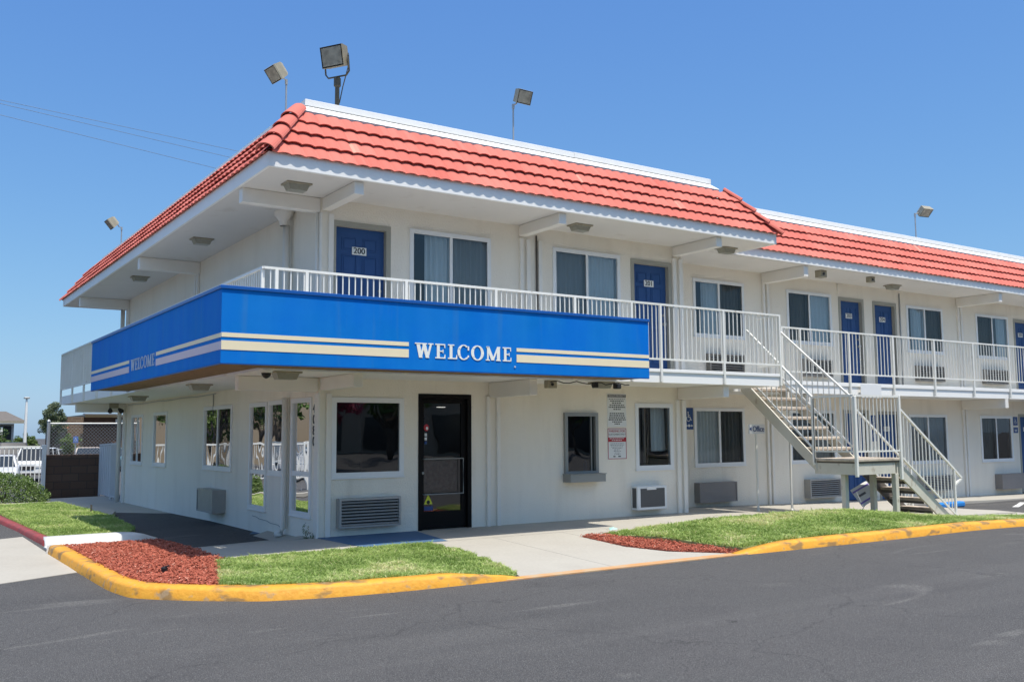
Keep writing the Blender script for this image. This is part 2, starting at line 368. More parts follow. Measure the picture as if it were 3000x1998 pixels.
def interp(pts, x):
    if x <= pts[0][0]: return pts[0][1]
    for (a, b), (c, d) in zip(pts, pts[1:]):
        if x <= c: return lerp(b, d, (x-a)/(c-a))
    return pts[-1][1]
_tc = {}
def text2d(s_, size, space=1.0):
    k = (s_, size, space)
    if k not in _tc:
        cu = bpy.data.curves.new('t', 'FONT'); cu.body = s_; cu.size = size; cu.align_x = 'CENTER'; cu.align_y = 'CENTER'; cu.space_character = space
        cu.resolution_u = 3
        ob = bpy.data.objects.new('t', cu); COL.objects.link(ob)
        dg = bpy.context.evaluated_depsgraph_get(); me = bpy.data.meshes.new_from_object(ob.evaluated_get(dg))
        _tc[k] = ([tuple(v.co) for v in me.vertices], [tuple(p.vertices) for p in me.polygons])
        bpy.data.objects.remove(ob); bpy.data.curves.remove(cu); bpy.data.meshes.remove(me)
    return _tc[k]
def text_on(mb, s_, size, fn, u, v, d, mi, space=1.0, bold=0, sx=1):
    vs, fs = text2d(s_, size, space)
    offs = [0] if not bold else [-bold, 0, bold]
    for i, b in enumerate(offs): mb.add([fn(u+p[0]*sx+b, v+p[1], d-i*.0004) for p in vs], fs, mi)
def FR(y0): return lambda u, v, d: (u, y0+d, v)          # facade facing -Y, d inward
def SD(x0): return lambda u, v, d: (x0+d, u, v)          # facade facing -X, u = y (mirrored left-right)
def bx(mb, fn, u0, u1, v0, v1, d0, d1, mi=0):
    a = fn(u0, v0, d0); b = fn(u1, v1, d1)
    x0, x1 = sorted((a[0], b[0])); y0, y1 = sorted((a[1], b[1])); z0, z1 = sorted((a[2], b[2]))
    return mb.box(x0, x1, y0, y1, z0, z1, mi)

# ------------------------------------------------------------------ ground heights
def gz(x, y):
    a = -.12
    if y > 5: a -= .12*min(1, (y-5)/9)
    if y > 17: a -= .62*min(1, (y-17)/16)
    if x > 10.5: a -= .10*min(1, (x-10.5)/6)
    if x > 14 and y > -6: a -= .03
    return a
def swz(x, y):
    if x < 0 or (y > 2 and x < 3):
        f = -.12*min(1, max(0, y)/1.0) - .08*max(0, y-2)/13
        return f-.02*max(0, min(1, -x/1.7))
    return -interp([(0, 0), (7, .005), (10.7, .085), (17.2, .21), (20.5, .25), (30, .3)], x)
def grid(name, x0, x1, y0, y1, nx, ny, zf, mt, kind='structure'):
    mb = MB(); vs = [(lerp(x0, x1, i/nx), lerp(y0, y1, j/ny)) for j in range(ny+1) for i in range(nx+1)]
    mb.add([(x, y, zf(x, y)) for x, y in vs], [(j*(nx+1)+i, j*(nx+1)+i+1, (j+1)*(nx+1)+i+1, (j+1)*(nx+1)+i) for j in range(ny) for i in range(nx)])
    return tag(mb.build(name, mt, smooth=True), kind=kind)
# asphalt ground: fine grid near, big skirt
mb = MB()
xs = [-1500, -300, -80, -40]+[-20+i*1.0 for i in range(0, 51)]+[50, 100, 300, 1500]
ys = [-1500, -300, -80, -30]+[-20+i*1.0 for i in range(0, 76)]+[90, 150, 400, 1500]
mb.add([(x, y, gz(x, y)) for y in ys for x in xs], [(j*len(xs)+i, j*len(xs)+i+1, (j+1)*len(xs)+i+1, (j+1)*len(xs)+i) for j in range(len(ys)-1) for i in range(len(xs)-1)])
tag(mb.build('asphalt_ground', K['asphalt'], smooth=True), kind='structure')
# sidewalks
def slab(name, poly, zf, mt, thick=.25, kind='structure', sub=None):
    """polygon (ccw) triangulated as a fan of strips with height function, with skirt"""
    import bmesh
    bm = bmesh.new(); vs = [bm.verts.new((x, y, 0)) for x, y in poly]; f = bm.faces.new(vs)
    if f.normal.z < 0: f.normal_flip()
    if sub:
        x0, x1 = min(p[0] for p in poly), max(p[0] for p in poly); y0, y1 = min(p[1] for p in poly), max(p[1] for p in poly)
        k = x0+sub
        while k < x1: bmesh.ops.bisect_plane(bm, geom=bm.verts[:]+bm.edges[:]+bm.faces[:], plane_co=(k, 0, 0), plane_no=(1, 0, 0)); k += sub
        k = y0+sub
        while k < y1: bmesh.ops.bisect_plane(bm, geom=bm.verts[:]+bm.edges[:]+bm.faces[:], plane_co=(0, k, 0), plane_no=(0, 1, 0)); k += sub
    bnd = [e for e in bm.edges if e.is_boundary]
    if thick:
        r = bmesh.ops.extrude_edge_only(bm, edges=bnd); low = {g for g in r['geom'] if isinstance(g, bmesh.types.BMVert)}
    else: low = set()
    for v in bm.verts: v.co.z = zf(v.co.x, v.co.y)-(thick if v in low else 0)
    bmesh.ops.recalc_face_normals(bm, faces=bm.faces[:])
    me = bpy.data.meshes.new(name); bm.to_mesh(me); bm.free(); me.materials.append(mt)
    o = bpy.data.objects.new(name, me); COL.objects.link(o); OFF[o.name] = Vector((0, 0, 0)); return tag(o, kind=kind)
def sw2(x, y):
    z = swz(x, y)
    if y < -1.44 and .2 < x < 4.2: z = lerp(0, -.112, min(1, (-1.44-y)/2.55))
    return z
def sideslabs():
    # joints left as 8 mm gaps between cast slabs
    G = .003
    P = []
    for a, b in ((-1.72, 0.0), (0.0, 1.0)): P.append([(a+G, -1.44), (b-G, -1.44), (b-G, .3), (a+G, .3)])
    for a, b in ((1.0, 2.5), (2.5, 4.0), (4.0, 5.5), (5.5, 7.1)):
        P.append([(a+G, -1.44), (b-G, -1.44), (b-G, .3), (a+G, .3)])
    for a, b in ((3.2, 4.0), (4.0, 5.5), (5.5, 7.1)):
        P.append([(a+G, -2.6), (b-G, -2.6), (b-G, -1.44-2*G), (a+G, -1.44-2*G)])
    for a, b in ((7.1, 8.6), (8.6, 10.1), (10.1, 11.6), (11.6, 13.1)):
        P.append([(a+G, -2.75), (b-G, -2.75), (b-G, 1.3), (a+G, 1.3)])
    for a, b in ((13.1, 15), (15, 17), (17, 19), (19, 21.5), (21.5, 26)):
        P.append([(a+G, -.15), (b-G, -.15), (b-G, 1.3), (a+G, 1.3)])
    for q in ((.3, 2), (2, 4), (4, 6), (6, 8), (8, 10), (10, 12), (12, 14), (14, 15.7)):
        xl = -1.74 if q[0] < 2 else (-1.6 if q[0] < 6 else -1.35)
        P.append([(xl, q[0]+G), (.2, q[0]+G), (.2, q[1]-G), (xl, q[1]-G)])
    for a, b in (((.98, -1.33), (.40, -3.95)),): pass
    P.append([(.98, -1.45-G), (.95, -2.4), (.88, -3.3), (.70, -4.02), (2.0-G, -4.02), (2.0-G, -1.45-G)])
    P.append([(2.0+G, -1.45-G), (2.0+G, -4.02), (3.98, -4.02), (3.35, -3.5), (3.12, -2.95), (3.2-G, -1.9), (3.2-G, -1.45-G)])
    return P
for i, p in enumerate(sideslabs()):
    slab('sidewalk', p, sw2, K['conc'], thick=.2, sub=.5)
slab('sidewalk_base', [(-1.7, -1.43), (7.1, -1.43), (7.1, .3), (-1.7, .3)], lambda x, y: swz(x, y)-.012, K['soil'], thick=.05)
# blue painted areas
slab('painted_pavement', [(-1.1, 6.66), (-1.56, 2.36), (-.005, 2.26), (-.005, 6.78)], lambda x, y: swz(x, y)+.004, K['bluep'], thick=.003, sub=.5)
slab('painted_pavement', [(0.05, -1.435), (1.28, -1.435), (1.55, -.02), (0.0, -.02)], lambda x, y: .005, K['bluep'], thick=.004)
# orange band across the apron
slab('painted_band', [(.4, -4.19), (4.1, -4.17), (4.15, -3.99), (.6, -4.03), (.5, -4.1)], lambda x, y: -.108, K['orange'], thick=.02)
# concrete strip beside right-hand lot
slab('pavement_strip', [(11.2, -3.0), (12.4, -3.3), (22, -3.9), (22, -3.0), (14.1, -2.35), (13.2, -1.6), (12.9, -1.4), (11.5, -2.0)], lambda x, y: gz(x, y)+.02, K['conc'], thick=.05)
# left driveway concrete
slab('driveway_concrete', [(-14, -6.5), (-3.2, -.72), (-3.2, 4.02), (-14, -1.6)], lambda x, y: gz(x, y)+.006, K['conc'], thick=.01)
slab('gutter_concrete', [(-3.15, 1.4), (-1.76, 1.52), (-1.76, 2.08), (-3.15, 2.2)], lambda x, y: -.10, K['whitec'], thick=.1)

# ------------------------------------------------------------------ curbs
def curb(name, outer, inner, mt, zo, zi):
    """outer, inner: same-length polylines; zo bottom height fn, zi top height list"""
    import itertools
    def res(pl, n):
        out = []
        for k in range(len(pl)-1):
            for j in range(n): out.append(tuple(lerp(pl[k][c], pl[k+1][c], j/n) for c in range(len(pl[k]))))
        out.append(tuple(pl[-1])); return out
    def smooth(pl):
        for _ in range(2): pl = [pl[0]]+[tuple((pl[i-1][c]+2*pl[i][c]+pl[i+1][c])/4 for c in range(len(pl[i]))) for i in range(1, len(pl)-1)]+[pl[-1]]
        return pl
    o = smooth(res(outer, 6)); i_ = smooth(res(inner, 6)); zt = [t[0] for t in smooth(res([(z,) for z in zi], 6))]
    st = [(o[0], i_[0], zt[0], 0)]; acc = 0; nx = 1.35
    for k in range(1, len(o)):
        d = math.dist(o[k], o[k-1])
        st.append((o[k], i_[k], zt[k], 0)); acc += d
    mb = MB(); n = len(st); prof = 6; vs = []
    for k in range(n):
        (ox, oy), (ix, iy), z, gv = st[k]; z -= gv; zb = gz(ox, oy)-.03; j = noise.noise(Vector((ox*2, oy*2, 0)))*.008+noise.noise(Vector((ox*9, oy*9, 4)))*.004
        def P(t, zz): return (lerp(ox, ix, t), lerp(oy, iy, t), zz)
        h = z-zb
        vs += [P(0, zb), P(.10, z-h*.22+j), P(.2, z-h*.07+j), P(.38, z+j), P(1.0, z), P(1.05, z-.12)]
    F = []
    for k in range(n-1):
        for p in range(prof-1): F.append((k*prof+p, (k+1)*prof+p, (k+1)*prof+p+1, k*prof+p+1))
    F += [tuple(range(prof)), tuple((n-1)*prof+p for p in range(prof))[::-1]]
    mb.add(vs, F)
    return tag(mb.build(name, mt, smooth=True), kind='structure')
OUT1 = [(-3.22, 1.38), (-3.21, .3), (-3.20, -.8), (-3.18, -2.3), (-3.10, -2.9), (-2.85, -3.22), (-2.5, -3.55), (-2.1, -3.86), (-1.5, -4.04), (-.8, -4.13), (-.1, -4.15), (.35, -4.16), (.78, -4.17)]
IN1 = [(-3.04, 1.30), (-3.03, .3), (-3.02, -.8), (-3.0, -2.2), (-2.93, -2.75), (-2.70, -3.05), (-2.38, -3.36), (-2.0, -3.64), (-1.45, -3.84), (-.8, -3.92), (-.2, -3.95), (.2, -3.99), (.62, -4.04)]
curb('yellow_curb', OUT1, IN1, K['yel'], gz, [.0, .0, .0, .0, .0, .0, .0, .0, 0, .0, -.005, -.05, -.113])
OUT2 = [(3.9, -4.17), (4.35, -4.19), (4.8, -4.2), (5.9, -4.23), (7.3, -4.26), (9.1, -4.24), (10.5, -4.36), (12.5, -4.52), (18, -4.9)]
IN2 = [(3.95, -4.0), (4.35, -4.0), (4.85, -4.0), (5.9, -4.02), (7.3, -4.05), (9.1, -4.03), (10.5, -4.14), (12.5, -4.3), (18, -4.7)]
curb('yellow_curb', OUT2, IN2, K['yel'], gz, [-.11, -.06, -.01, .0, .0, .0, -.02, -.08, -.16])
mb = MB(); mb.add([(-3.235, 1.38, -.2), (-3.04, 1.38, -.2), (-3.04, 1.47, -.2), (-3.23, 1.5, -.2), (-3.22, 1.385, 0), (-3.04, 1.385, 0), (-3.05, 1.46, -.02), (-3.19, 1.47, -.02)], [(0, 1, 2, 3), (4, 7, 6, 5), (0, 4, 5, 1), (1, 5, 6, 2), (2, 6, 7, 3), (3, 7, 4, 0)])
tag(mb.build('curb_end', K['whitec']), kind='structure')
curb('red_curb', [(-3.12, 2.4), (-3.14, 3.5), (-3.18, 6), (-3.25, 9), (-3.4, 12)], [(-2.99, 2.5), (-3.0, 3.5), (-3.03, 6), (-3.1, 9), (-3.2, 12)], K['redp'], gz, [-.02, -.04, -.06, -.08, -.1])
curb('white_curb', [(-3.12, 2.2), (-2.6, 2.2), (-2.05, 2.18), (-1.8, 2.25), (-1.55, 2.42)], [(-3.1, 2.62), (-2.6, 2.64), (-2.05, 2.64), (-1.85, 2.6), (-1.57, 2.5)], K['whitec'], gz, [0, 0, 0, -.01, -.10])

# ------------------------------------------------------------------ lawns and mulch
def inpoly(x, y, P):
    c = False; j = len(P)-1
    for i in range(len(P)):
        if (P[i][1] > y) != (P[j][1] > y) and x < (P[j][0]-P[i][0])*(y-P[i][1])/(P[j][1]-P[i][1])+P[i][0]: c = not c
        j = i
    return c
def lawn(name, poly, zf, dens, hb, label, wid=.007):
    slab('lawn_soil', poly, lambda x, y: zf(x, y)-.012, K['soil'], thick=.15, sub=.25)
    x0, x1 = min(p[0] for p in poly), max(p[0] for p in poly); y0, y1 = min(p[1] for p in poly), max(p[1] for p in poly)
    n = int((x1-x0)*(y1-y0)*dens); vs = []; fs = []; ts = []
    for _ in range(n):
        x = random.uniform(x0, x1); y = random.uniform(y0, y1)
        if not inpoly(x, y, poly): continue
        p = noise.noise(Vector((x*1.3, y*1.3, 3))); q = noise.noise(Vector((x*6, y*6, 9)))
        if q < -.32 and random.random() < .7: continue
        z = zf(x, y)-.014; h = hb*(random.uniform(.45, 1.2)+q*.8+(.9 if random.random() < .012 else 0)); a = random.uniform(0, 6.283); b = random.uniform(0, 6.283); l = random.uniform(.4, 1.6)*h
        w_ = wid*random.uniform(.7, 1.4); dx, dy = math.cos(a)*w_, math.sin(a)*w_; k = len(vs)
        lx, ly = math.cos(b)*l, math.sin(b)*l
        vs += [(x-dx, y-dy, z), (x+dx, y+dy, z), (x+lx*.35+dx*.6, y+ly*.35+dy*.6, z+h*.62), (x+lx*.35-dx*.6, y+ly*.35-dy*.6, z+h*.62), (x+lx, y+ly, z+h)]
        fs += [(k, k+1, k+2, k+3), (k+3, k+2, k+4)]
        t = min(1, max(0, .44+p*.8+q*.35+random.uniform(-.3, .3)))
        if random.random() < .05+max(0, p)*.35: t = random.uniform(.85, 1)
        ts += [t]*5
    mb = MB(); mb.v = vs; mb.f = fs; mb.m = [0]*len(fs)
    o = mb.build(name, K['grass'], tints=ts); tag(o, label, 'grass', kind='stuff'); return o
INN1 = [p for p in IN1]
G1 = [(-1.70, -1.46), (.96, -1.47), (.93, -2.4), (.86, -3.3), (.74, -3.9), (.60, -4.04), (.2, -4.0), (-.2, -3.96), (-.8, -3.93), (-1.45, -3.85), (-2.0, -3.66), (-2.38, -3.4), (-2.25, -2.9), (-2.05, -2.3), (-1.95, -1.8), (-1.8, -1.55)]
lawn('lawn', G1, lambda x, y: .005-.10*max(0, min(1, (-2.4-y)/1.6))*max(0, min(1, (x+.3)/.9)), 7500, .034, 'trimmed green lawn strip between the yellow curb and the office walk')
def z2(x, y):
    c = interp([(3.3, -.01), (4.2, .05), (5.5, .11), (7.3, .15), (8.3, .13), (9.1, .06), (9.8, -.01), (10.6, -.09), (12, -.14)], x)
    t = max(0, min(1, (y+4.0)/1.5)); e = interp([(3.3, -.1), (4.4, -.03), (5.2, 0), (9, 0), (10.5, -.03), (12.5, -.1)], x)
    return lerp(e, c, t*t*(3-2*t))+.012*noise.noise(Vector((x*1.7, y*1.7, 0)))
G2 = [(3.5, -2.0), (5.2, -2.1), (7.3, -2.35), (8.3, -2.48), (9.1, -2.5), (9.8, -2.62), (10.6, -2.75), (11.3, -3.05), (11.9, -3.6), (12.3, -4.28), (10.5, -4.13), (9.1, -4.02), (7.3, -4.04), (5.9, -4.01), (4.85, -4.0), (4.2, -4.0), (4.0, -3.4), (3.85, -2.9), (3.6, -2.3)]
lawn('lawn', G2, z2, 5200, .04, 'mounded green lawn with dry patches in front of the stair', .009)
G3 = [(-2.98, 2.7), (-1.95, 2.7), (-1.62, 3.6), (-1.38, 6.7), (-1.5, 11.9), (-3.1, 11.8), (-3.03, 6)]
lawn('lawn', G3, lambda x, y: -.03-.006*(y-2.7), 3800, .035, 'flat green lawn island behind the red and white curbs at left', .010)
# narrow concrete border behind left lawn
slab('border_strip', [(-1.37, 6.75), (-1.02, 8.1), (-1.25, 12.4), (-5, 12.4), (-5, 11.95), (-1.48, 11.95)], lambda x, y: -.06-.006*(y-2.7)+.02, K['conc'], thick=.1)
def mulch(poly, zf, dens, label):
    slab('mulch_bed', poly, lambda x, y: zf(x, y)-.012, K['mulchb'], thick=.12, sub=.3)
    x0, x1 = min(p[0] for p in poly), max(p[0] for p in poly); y0, y1 = min(p[1] for p in poly), max(p[1] for p in poly)
    mb = MB(); ts = []
    for _ in range(int((x1-x0)*(y1-y0)*dens)):
        x = random.uniform(x0-.05, x1+.05); y = random.uniform(y0-.05, y1+.05)
        if not inpoly(x+random.gauss(0, .02), y+random.gauss(0, .02), poly): continue
        z = zf(x, y)+random.uniform(-.012, .022)+.02*noise.noise(Vector((x*5, y*5, 0))); L = random.uniform(.012, .045); W = L*random.uniform(.25, .5); H = random.uniform(.002, .007)
        rx = Matrix.Rotation(random.uniform(0, 6.28), 3, 'Z') @ Matrix.Rotation(random.gauss(0, .5), 3, 'X') @ Matrix.Rotation(random.gauss(0, .45), 3, 'Y')
        c = Vector((x, y, z))
        pts = [c+rx @ Vector(q) for q in ((-L/2, -W/2, 0), (L/2, -W/3, 0), (L/2, W/2, 0), (-L/2, W/3, 0), (-L/2.4, -W/3, H), (L/2.4, -W/4, H), (L/2.4, W/3, H), (-L/2.4, W/4, H))]
        mb.add(pts, [(4, 5, 6, 7), (0, 1, 5, 4), (1, 2, 6, 5), (2, 3, 7, 6), (3, 0, 4, 7)])
        ts += [min(1, max(0, random.gauss(.45, .25)))]*8
    tag(mb.build('mulch', K['chip'], tints=ts), label, 'mulch', kind='stuff')
M1 = [(-3.02, 1.0), (-2.9, .95), (-1.78, 1.45), (-1.74, -1.44), (-1.8, -1.55), (-1.95, -1.8), (-2.05, -2.3), (-2.25, -2.9), (-2.38, -3.38), (-2.70, -3.06), (-2.93, -2.76), (-3.0, -2.2), (-3.02, -.8), (-3.02, .3)]
M1[0] = (-3.03, 1.38); M1[1] = (-2.6, 1.42)
mulch(M1, lambda x, y: 0.0-.03*max(0, min(1, (y)/1.4)), 4200, 'red wood chips filling the corner of the yellow curb')
M2 = [(3.15, -1.95), (3.5, -1.98), (3.62, -2.3), (3.87, -2.9), (4.02, -3.4), (4.2, -3.98), (3.98, -3.99), (3.4, -3.52), (3.12, -2.95)]
mulch(M2, lambda x, y: interp([(-4, -.103), (-3, -.058), (-2, -.012)], y)+.006, 3800, 'narrow strip of red wood chips between the entry walk and the mounded lawn')

# ------------------------------------------------------------------ the motel
B = empty('motel_building', (0, 0, 0), 'two-storey cream stucco motel with red tile mansard roof, blue doors and white railings', 'motel')
D2 = 1.05
ZS = 4.85      # upper soffit
ZL = 2.24      # lower soffit
def wall(name, fn, u0, u1, z0, z1, holes, us=()):
    mb = MB(); U = sorted({u0, u1, *us, *[h[0] for h in holes], *[h[1] for h in holes]}); Z = sorted({z0, z1, *[h[2] for h in holes], *[h[3] for h in holes]})
    U = [q for q in U if u0 <= q <= u1]; Z = [q for q in Z if z0 <= q <= z1]
    for a, b in zip(U, U[1:]):
        for c, d in zip(Z, Z[1:]):
            mu, mz = (a+b)/2, (c+d)/2
            if any(h[0] < mu < h[1] and h[2] < mz < h[3] for h in holes): continue
            mb.quad(fn(a, c, 0), fn(b, c, 0), fn(b, d, 0), fn(a, d, 0))
    for a, b, c, d in holes:
        e = .11
        for p, q in (((a, c), (b, c)), ((b, c), (b, d)), ((b, d), (a, d)), ((a, d), (a, c))):
            mb.quad(fn(*p, 0), fn(*q, 0), fn(*q, e), fn(*p, e))
    return mb.build(name, K['stucco'], B)
HO = {'F': [], 'G': [], 'S': []}
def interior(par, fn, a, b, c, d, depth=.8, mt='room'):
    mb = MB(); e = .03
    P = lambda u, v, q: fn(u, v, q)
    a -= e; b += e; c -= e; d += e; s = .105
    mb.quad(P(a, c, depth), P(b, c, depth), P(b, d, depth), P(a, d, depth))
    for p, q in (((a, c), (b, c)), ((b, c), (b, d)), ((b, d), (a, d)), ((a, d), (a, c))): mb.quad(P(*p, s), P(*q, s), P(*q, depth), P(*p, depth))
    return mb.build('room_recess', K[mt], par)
def curtain(par, fn, a, b, c, d, depth, mt, pitch=.10, amp=.022, name='curtain'):
    pitch *= random.uniform(.8, 1.5); amp *= random.uniform(.7, 1.3)
    if mt == 'curtd' and random.random() < .5: a = lerp(a, b, random.uniform(.05, .3))
    mb = MB(); n = max(8, int((b-a)/pitch*8)); vs = []
    ph = random.uniform(0, 6)
    for i in range(n+1):
        u = lerp(a, b, i/n); k = u/pitch*6.283+ph+.6*math.sin(u*7+ph)
        for v, s in ((c, 1.15), (d, .8)): vs.append(fn(u+.012*math.sin(k*.5)*(1 if v == c else .3), v, depth+amp*s*math.sin(k)))
    mb.add(vs, [(2*i, 2*i+2, 2*i+3, 2*i+1) for i in range(n)])
    return mb.build(name, K[mt], par, smooth=True)
def window(key, fn, u0, u1, z0, z1, panes, fw_=.065, mt='vinyl', split=None, rail=None, blinds=None, inner='room', depth=.75):
    """u0..u1,z0..z1 = outer frame. panes = list of (kind) left->right in u order; kind in 'c' curtain bright,'s' screened dark,'p' plain dark,'d' dim curtain, 'v' blinds"""
    HO[key].append((u0+.02, u1-.02, z0+.02, z1-.02))
    mb = MB()
    for a, b, c, d in ((u0, u1, z0, z0+fw_), (u0, u1, z1-fw_, z1), (u0, u0+fw_, z0+fw_, z1-fw_), (u1-fw_, u1, z0+fw_, z1-fw_)): bx(mb, fn, a, b, c, d, -.022, .045)
    n = len(panes); us = [u0+fw_+(u1-u0-2*fw_)*i/n for i in range(n+1)]
    for q in us[1:-1]: bx(mb, fn, q-.025, q+.025, z0+fw_, z1-fw_, -.012, .05)
    zz = [z0+fw_, z1-fw_]
    if split: bx(mb, fn, u0+fw_, u1-fw_, split-.035, split+.035, -.012, .05); zz = [z0+fw_, split-.035, split+.035, z1-fw_]
    bx(mb, fn, u0-.01, u1+.01, z0-.018, z0, -.034, .02)
    f = mb.build('window', K[mt], B)
    for i, k in enumerate(panes):
        a, b = us[i]+(.025 if i else 0), us[i+1]-(.025 if i < n-1 else 0)
        for c, d in zip(zz[::2], zz[1::2]):
            mb = MB(); s = .004 if k in 'sp' else .002
            mb.quad(fn(a, c, s), fn(b, c, s), fn(b, d, s), fn(a, d, s)); mb.build('pane', K['glass' if inner == 'room' else 'glassd'], f)
            if k == 's' or k == 'e':
                mb = MB(); mb.quad(fn(a, c, -.007), fn(b, c, -.007), fn(b, d, -.007), fn(a, d, -.007)); mb.build('insect_screen', K['screen'], f)
        if k in 'cs': curtain(f, fn, a-.05, b+.05, z0+.05, z1-.05, .07, 'curt')
        if k == 'h': curtain(f, fn, lerp(a, b, .35), b+.05, z0+.05, z1-.05, .07, 'curt')
        if k == 'd': curtain(f, fn, a-.05, b+.05, z0+.05, z1-.05, .105, 'curtd')
        if k == 'e': curtain(f, fn, a-.05, b+.05, z0+.05, z1-.05, .105, 'curtd')
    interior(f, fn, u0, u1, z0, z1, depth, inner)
    return f
def knob(par, p, d=(0, -1, 0)):
    mb = MB(); p = Vector(p); d = Vector(d)
    mb.tube([p, p+d*.008], .03, 12); mb.tube([p+d*.008, p+d*.05], .011, 8); mb.tube([p+d*.045, p+d*.055, p+d*.075], [.018, .027, .02], 12)
    mb.tube([p+Vector((0, 0, .16)), p+Vector((0, 0, .16))+d*.02], .027, 12)
    mb.build('handle', K['alu'], par, smooth=False)
def door(key, fn, u0, u1, z0, z1, num=None, hr=True, peep=True):
    fo = .075; HO[key].append((u0-fo, u1+fo, z0-(.3 if z0 < 1 else .04), z1+fo))
    dd = .075; mb = MB()
    f = MB()
    bx(f, fn, u0-fo, u0, z0-.0, z1+fo, -.012, .1); bx(f, fn, u1, u1+fo, z0-.0, z1+fo, -.012, .1); bx(f, fn, u0, u1, z1, z1+fo, -.012, .1)
    bx(mb, fn, u0, u1, z0+.01, z1, dd, dd+.04)
    W = u1-u0; H = z1-z0
    for a, b in ((.15, .44), (.56, .85)):
        for c, d in ((.835, .93), (.47, .80), (.1, .42)):
            x0, x1, y0, y1 = u0+W*a, u0+W*b, z0+H*c, z0+H*d; r = .012
            # raised moulding ring + panel
            for q in ((x0, x1, y0, y0+r), (x0, x1, y1-r, y1), (x0, x0+r, y0+r, y1-r), (x1-r, x1, y0+r, y1-r)): bx(mb, fn, *q, dd-.009, dd-.0005)
            bx(mb, fn, x0+.035, x1-.035, y0+.03, y1-.03, dd-.007, dd-.0005)
    o = mb.build('door', K['door'], B)
    f.build('door_frame', K['dframe'], o)
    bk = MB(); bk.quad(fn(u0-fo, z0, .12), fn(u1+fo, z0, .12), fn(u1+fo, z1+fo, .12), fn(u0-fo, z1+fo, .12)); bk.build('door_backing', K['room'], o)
    p = fn(u1-.07, z0+.95, dd); knob(o, p)
    if num:
        mb = MB(); c = u0+W*.5-.005; z = z1-.335; w_ = .115; h_ = .058
        bx(mb, fn, c-w_, c+w_, z-h_, z+h_, dd-.014, dd-.0095)
        text_on(mb, num, .125, fn, c, z, dd-.0165, 1, bold=.003)
        mb.build('number_plate', [K['plate'], K['black']], o)
    return o
F = FR(0); G = FR(D2); S = SD(0)
# --- ground floor front
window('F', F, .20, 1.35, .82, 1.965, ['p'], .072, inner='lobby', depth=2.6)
window('F', F, 5.90, 6.79, .785, 1.945, ['v'], .072)
# drive-up hatch window with aluminium frame and shelf
HO['F'].append((4.36, 5.0, .78, 1.755))
mb = MB()
for q in ((4.33, 5.04, 1.715, 1.775), (4.33, 4.39, .76, 1.715), (4.98, 5.04, .76, 1.715), (4.39, 4.98, .76, .80)): bx(mb, F, *q, -.045, .05)
bx(mb, F, 4.905, 4.922, .80, 1.715, -.01, .03)
hw = mb.build('window', K['alu'], B); hw['label'] = 'narrow grey aluminium service window with a shelf'
mb = MB(); mb.quad(F(4.39, .80, .012), F(4.98, .80, .012), F(4.98, 1.715, .012), F(4.39, 1.715, .012)); mb.build('pane', K['glassd'], hw)
mb = MB(); bx(mb, F, 4.31, 5.05, .625, .75, -.21, -.001); bx(mb, F, 4.30, 5.06, .75, .762, -.225, -.001); mb.build('shelf', K['alu'], hw)
interior(hw, F, 4.36, 5.0, .78, 1.755, 1.2, 'room')
mb = MB(); mb.tube([(4.86, .1, .80), (4.86, .1, .93), (4.86, .1, .97)], [.035, .035, .012], 10); mb.build('bottle', K['door'], hw)
# blinds and rolled towel behind window 102
mb = MB()
for i in range(7):
    u = 5.99+i*.055; mb.quad(F(u, .9, .16+.02*(i % 2)), F(u+.042, .9, .19), F(u+.042, 1.9, .19), F(u, 1.9, .16+.02*(i % 2)))
mb.build('vertical_blind', K['blind'], B)
curtain(B, F, 6.42, 6.76, 1.1, 1.9, .2, 'curt', name='curtain')
# entrance door (dark storefront)
HO['F'].append((1.6, 2.53, -.1, 2.04))
mb = MB()
for q in ((1.6, 1.66, -.01, 2.04), (2.46, 2.53, -.01, 2.04), (1.66, 2.46, 1.97, 2.04)): bx(mb, F, *q, -.012, .10)
ed = mb.build('entrance_door', K['anod'], B); ed['label'] = 'black framed glass entrance door'
mb = MB()
for q in ((1.665, 1.715, .02, 1.965), (2.375, 2.455, .02, 1.965), (1.715, 2.375, 1.90, 1.965), (1.715, 2.375, .02, .24), (1.715, 2.375, .24, .27)): bx(mb, F, *q, .035, .075)
mb.build('door_leaf', K['anod'], ed)
mb = MB(); mb.quad(F(1.715, .27, .055), F(2.375, .27, .055), F(2.375, 1.9, .055), F(1.715, 1.9, .055)); mb.build('pane', K['glassd'], ed)
mb = MB()
mb.tube([F(1.70, 1.06, -.03), F(2.37, 1.06, -.03), F(2.37, .53, -.03), F(1.70, .53, -.03)], .011, 8); mb.tube([F(1.70, 1.06, -.03), F(1.70, 1.06, .04)], .01, 6); mb.tube([F(1.70, .53, -.03), F(1.70, .53, .04)], .01, 6); mb.tube([F(2.37, 1.06, -.03), F(2.37, 1.06, .04)], .01, 6)
mb.tube([F(1.685, .85, .035), F(1.685, .85, 0)], .02, 8)
mb.build('push_bar', K['alu'], ed)
mb = MB()
mb.prism([(1.80+.085*math.cos(a), .43+.10*math.sin(a)) for a in (math.pi/2, math.pi/2+2.094, math.pi/2+4.189)], F, .05, .048, 0)
mb.prism([(1.80+.03*math.cos(a), .41+.03*math.sin(a)) for a in [i*.785 for i in range(8)]], F, .047, .046, 1)
mb.prism([(1.73, .285), (1.88, .285), (1.88, .35), (1.73, .35)], F, .05, .048, 2)
DM = [K['ywarn'], K['black'], K['hc'], K['signr'], K['signw']]; mb.build('caution_decal', DM, ed); mb = MB()
mb.prism([(1.765+.045*math.cos(a), 1.53+.055*math.sin(a)) for a in [i*.5236 for i in range(12)]], F, .05, .048, 3)
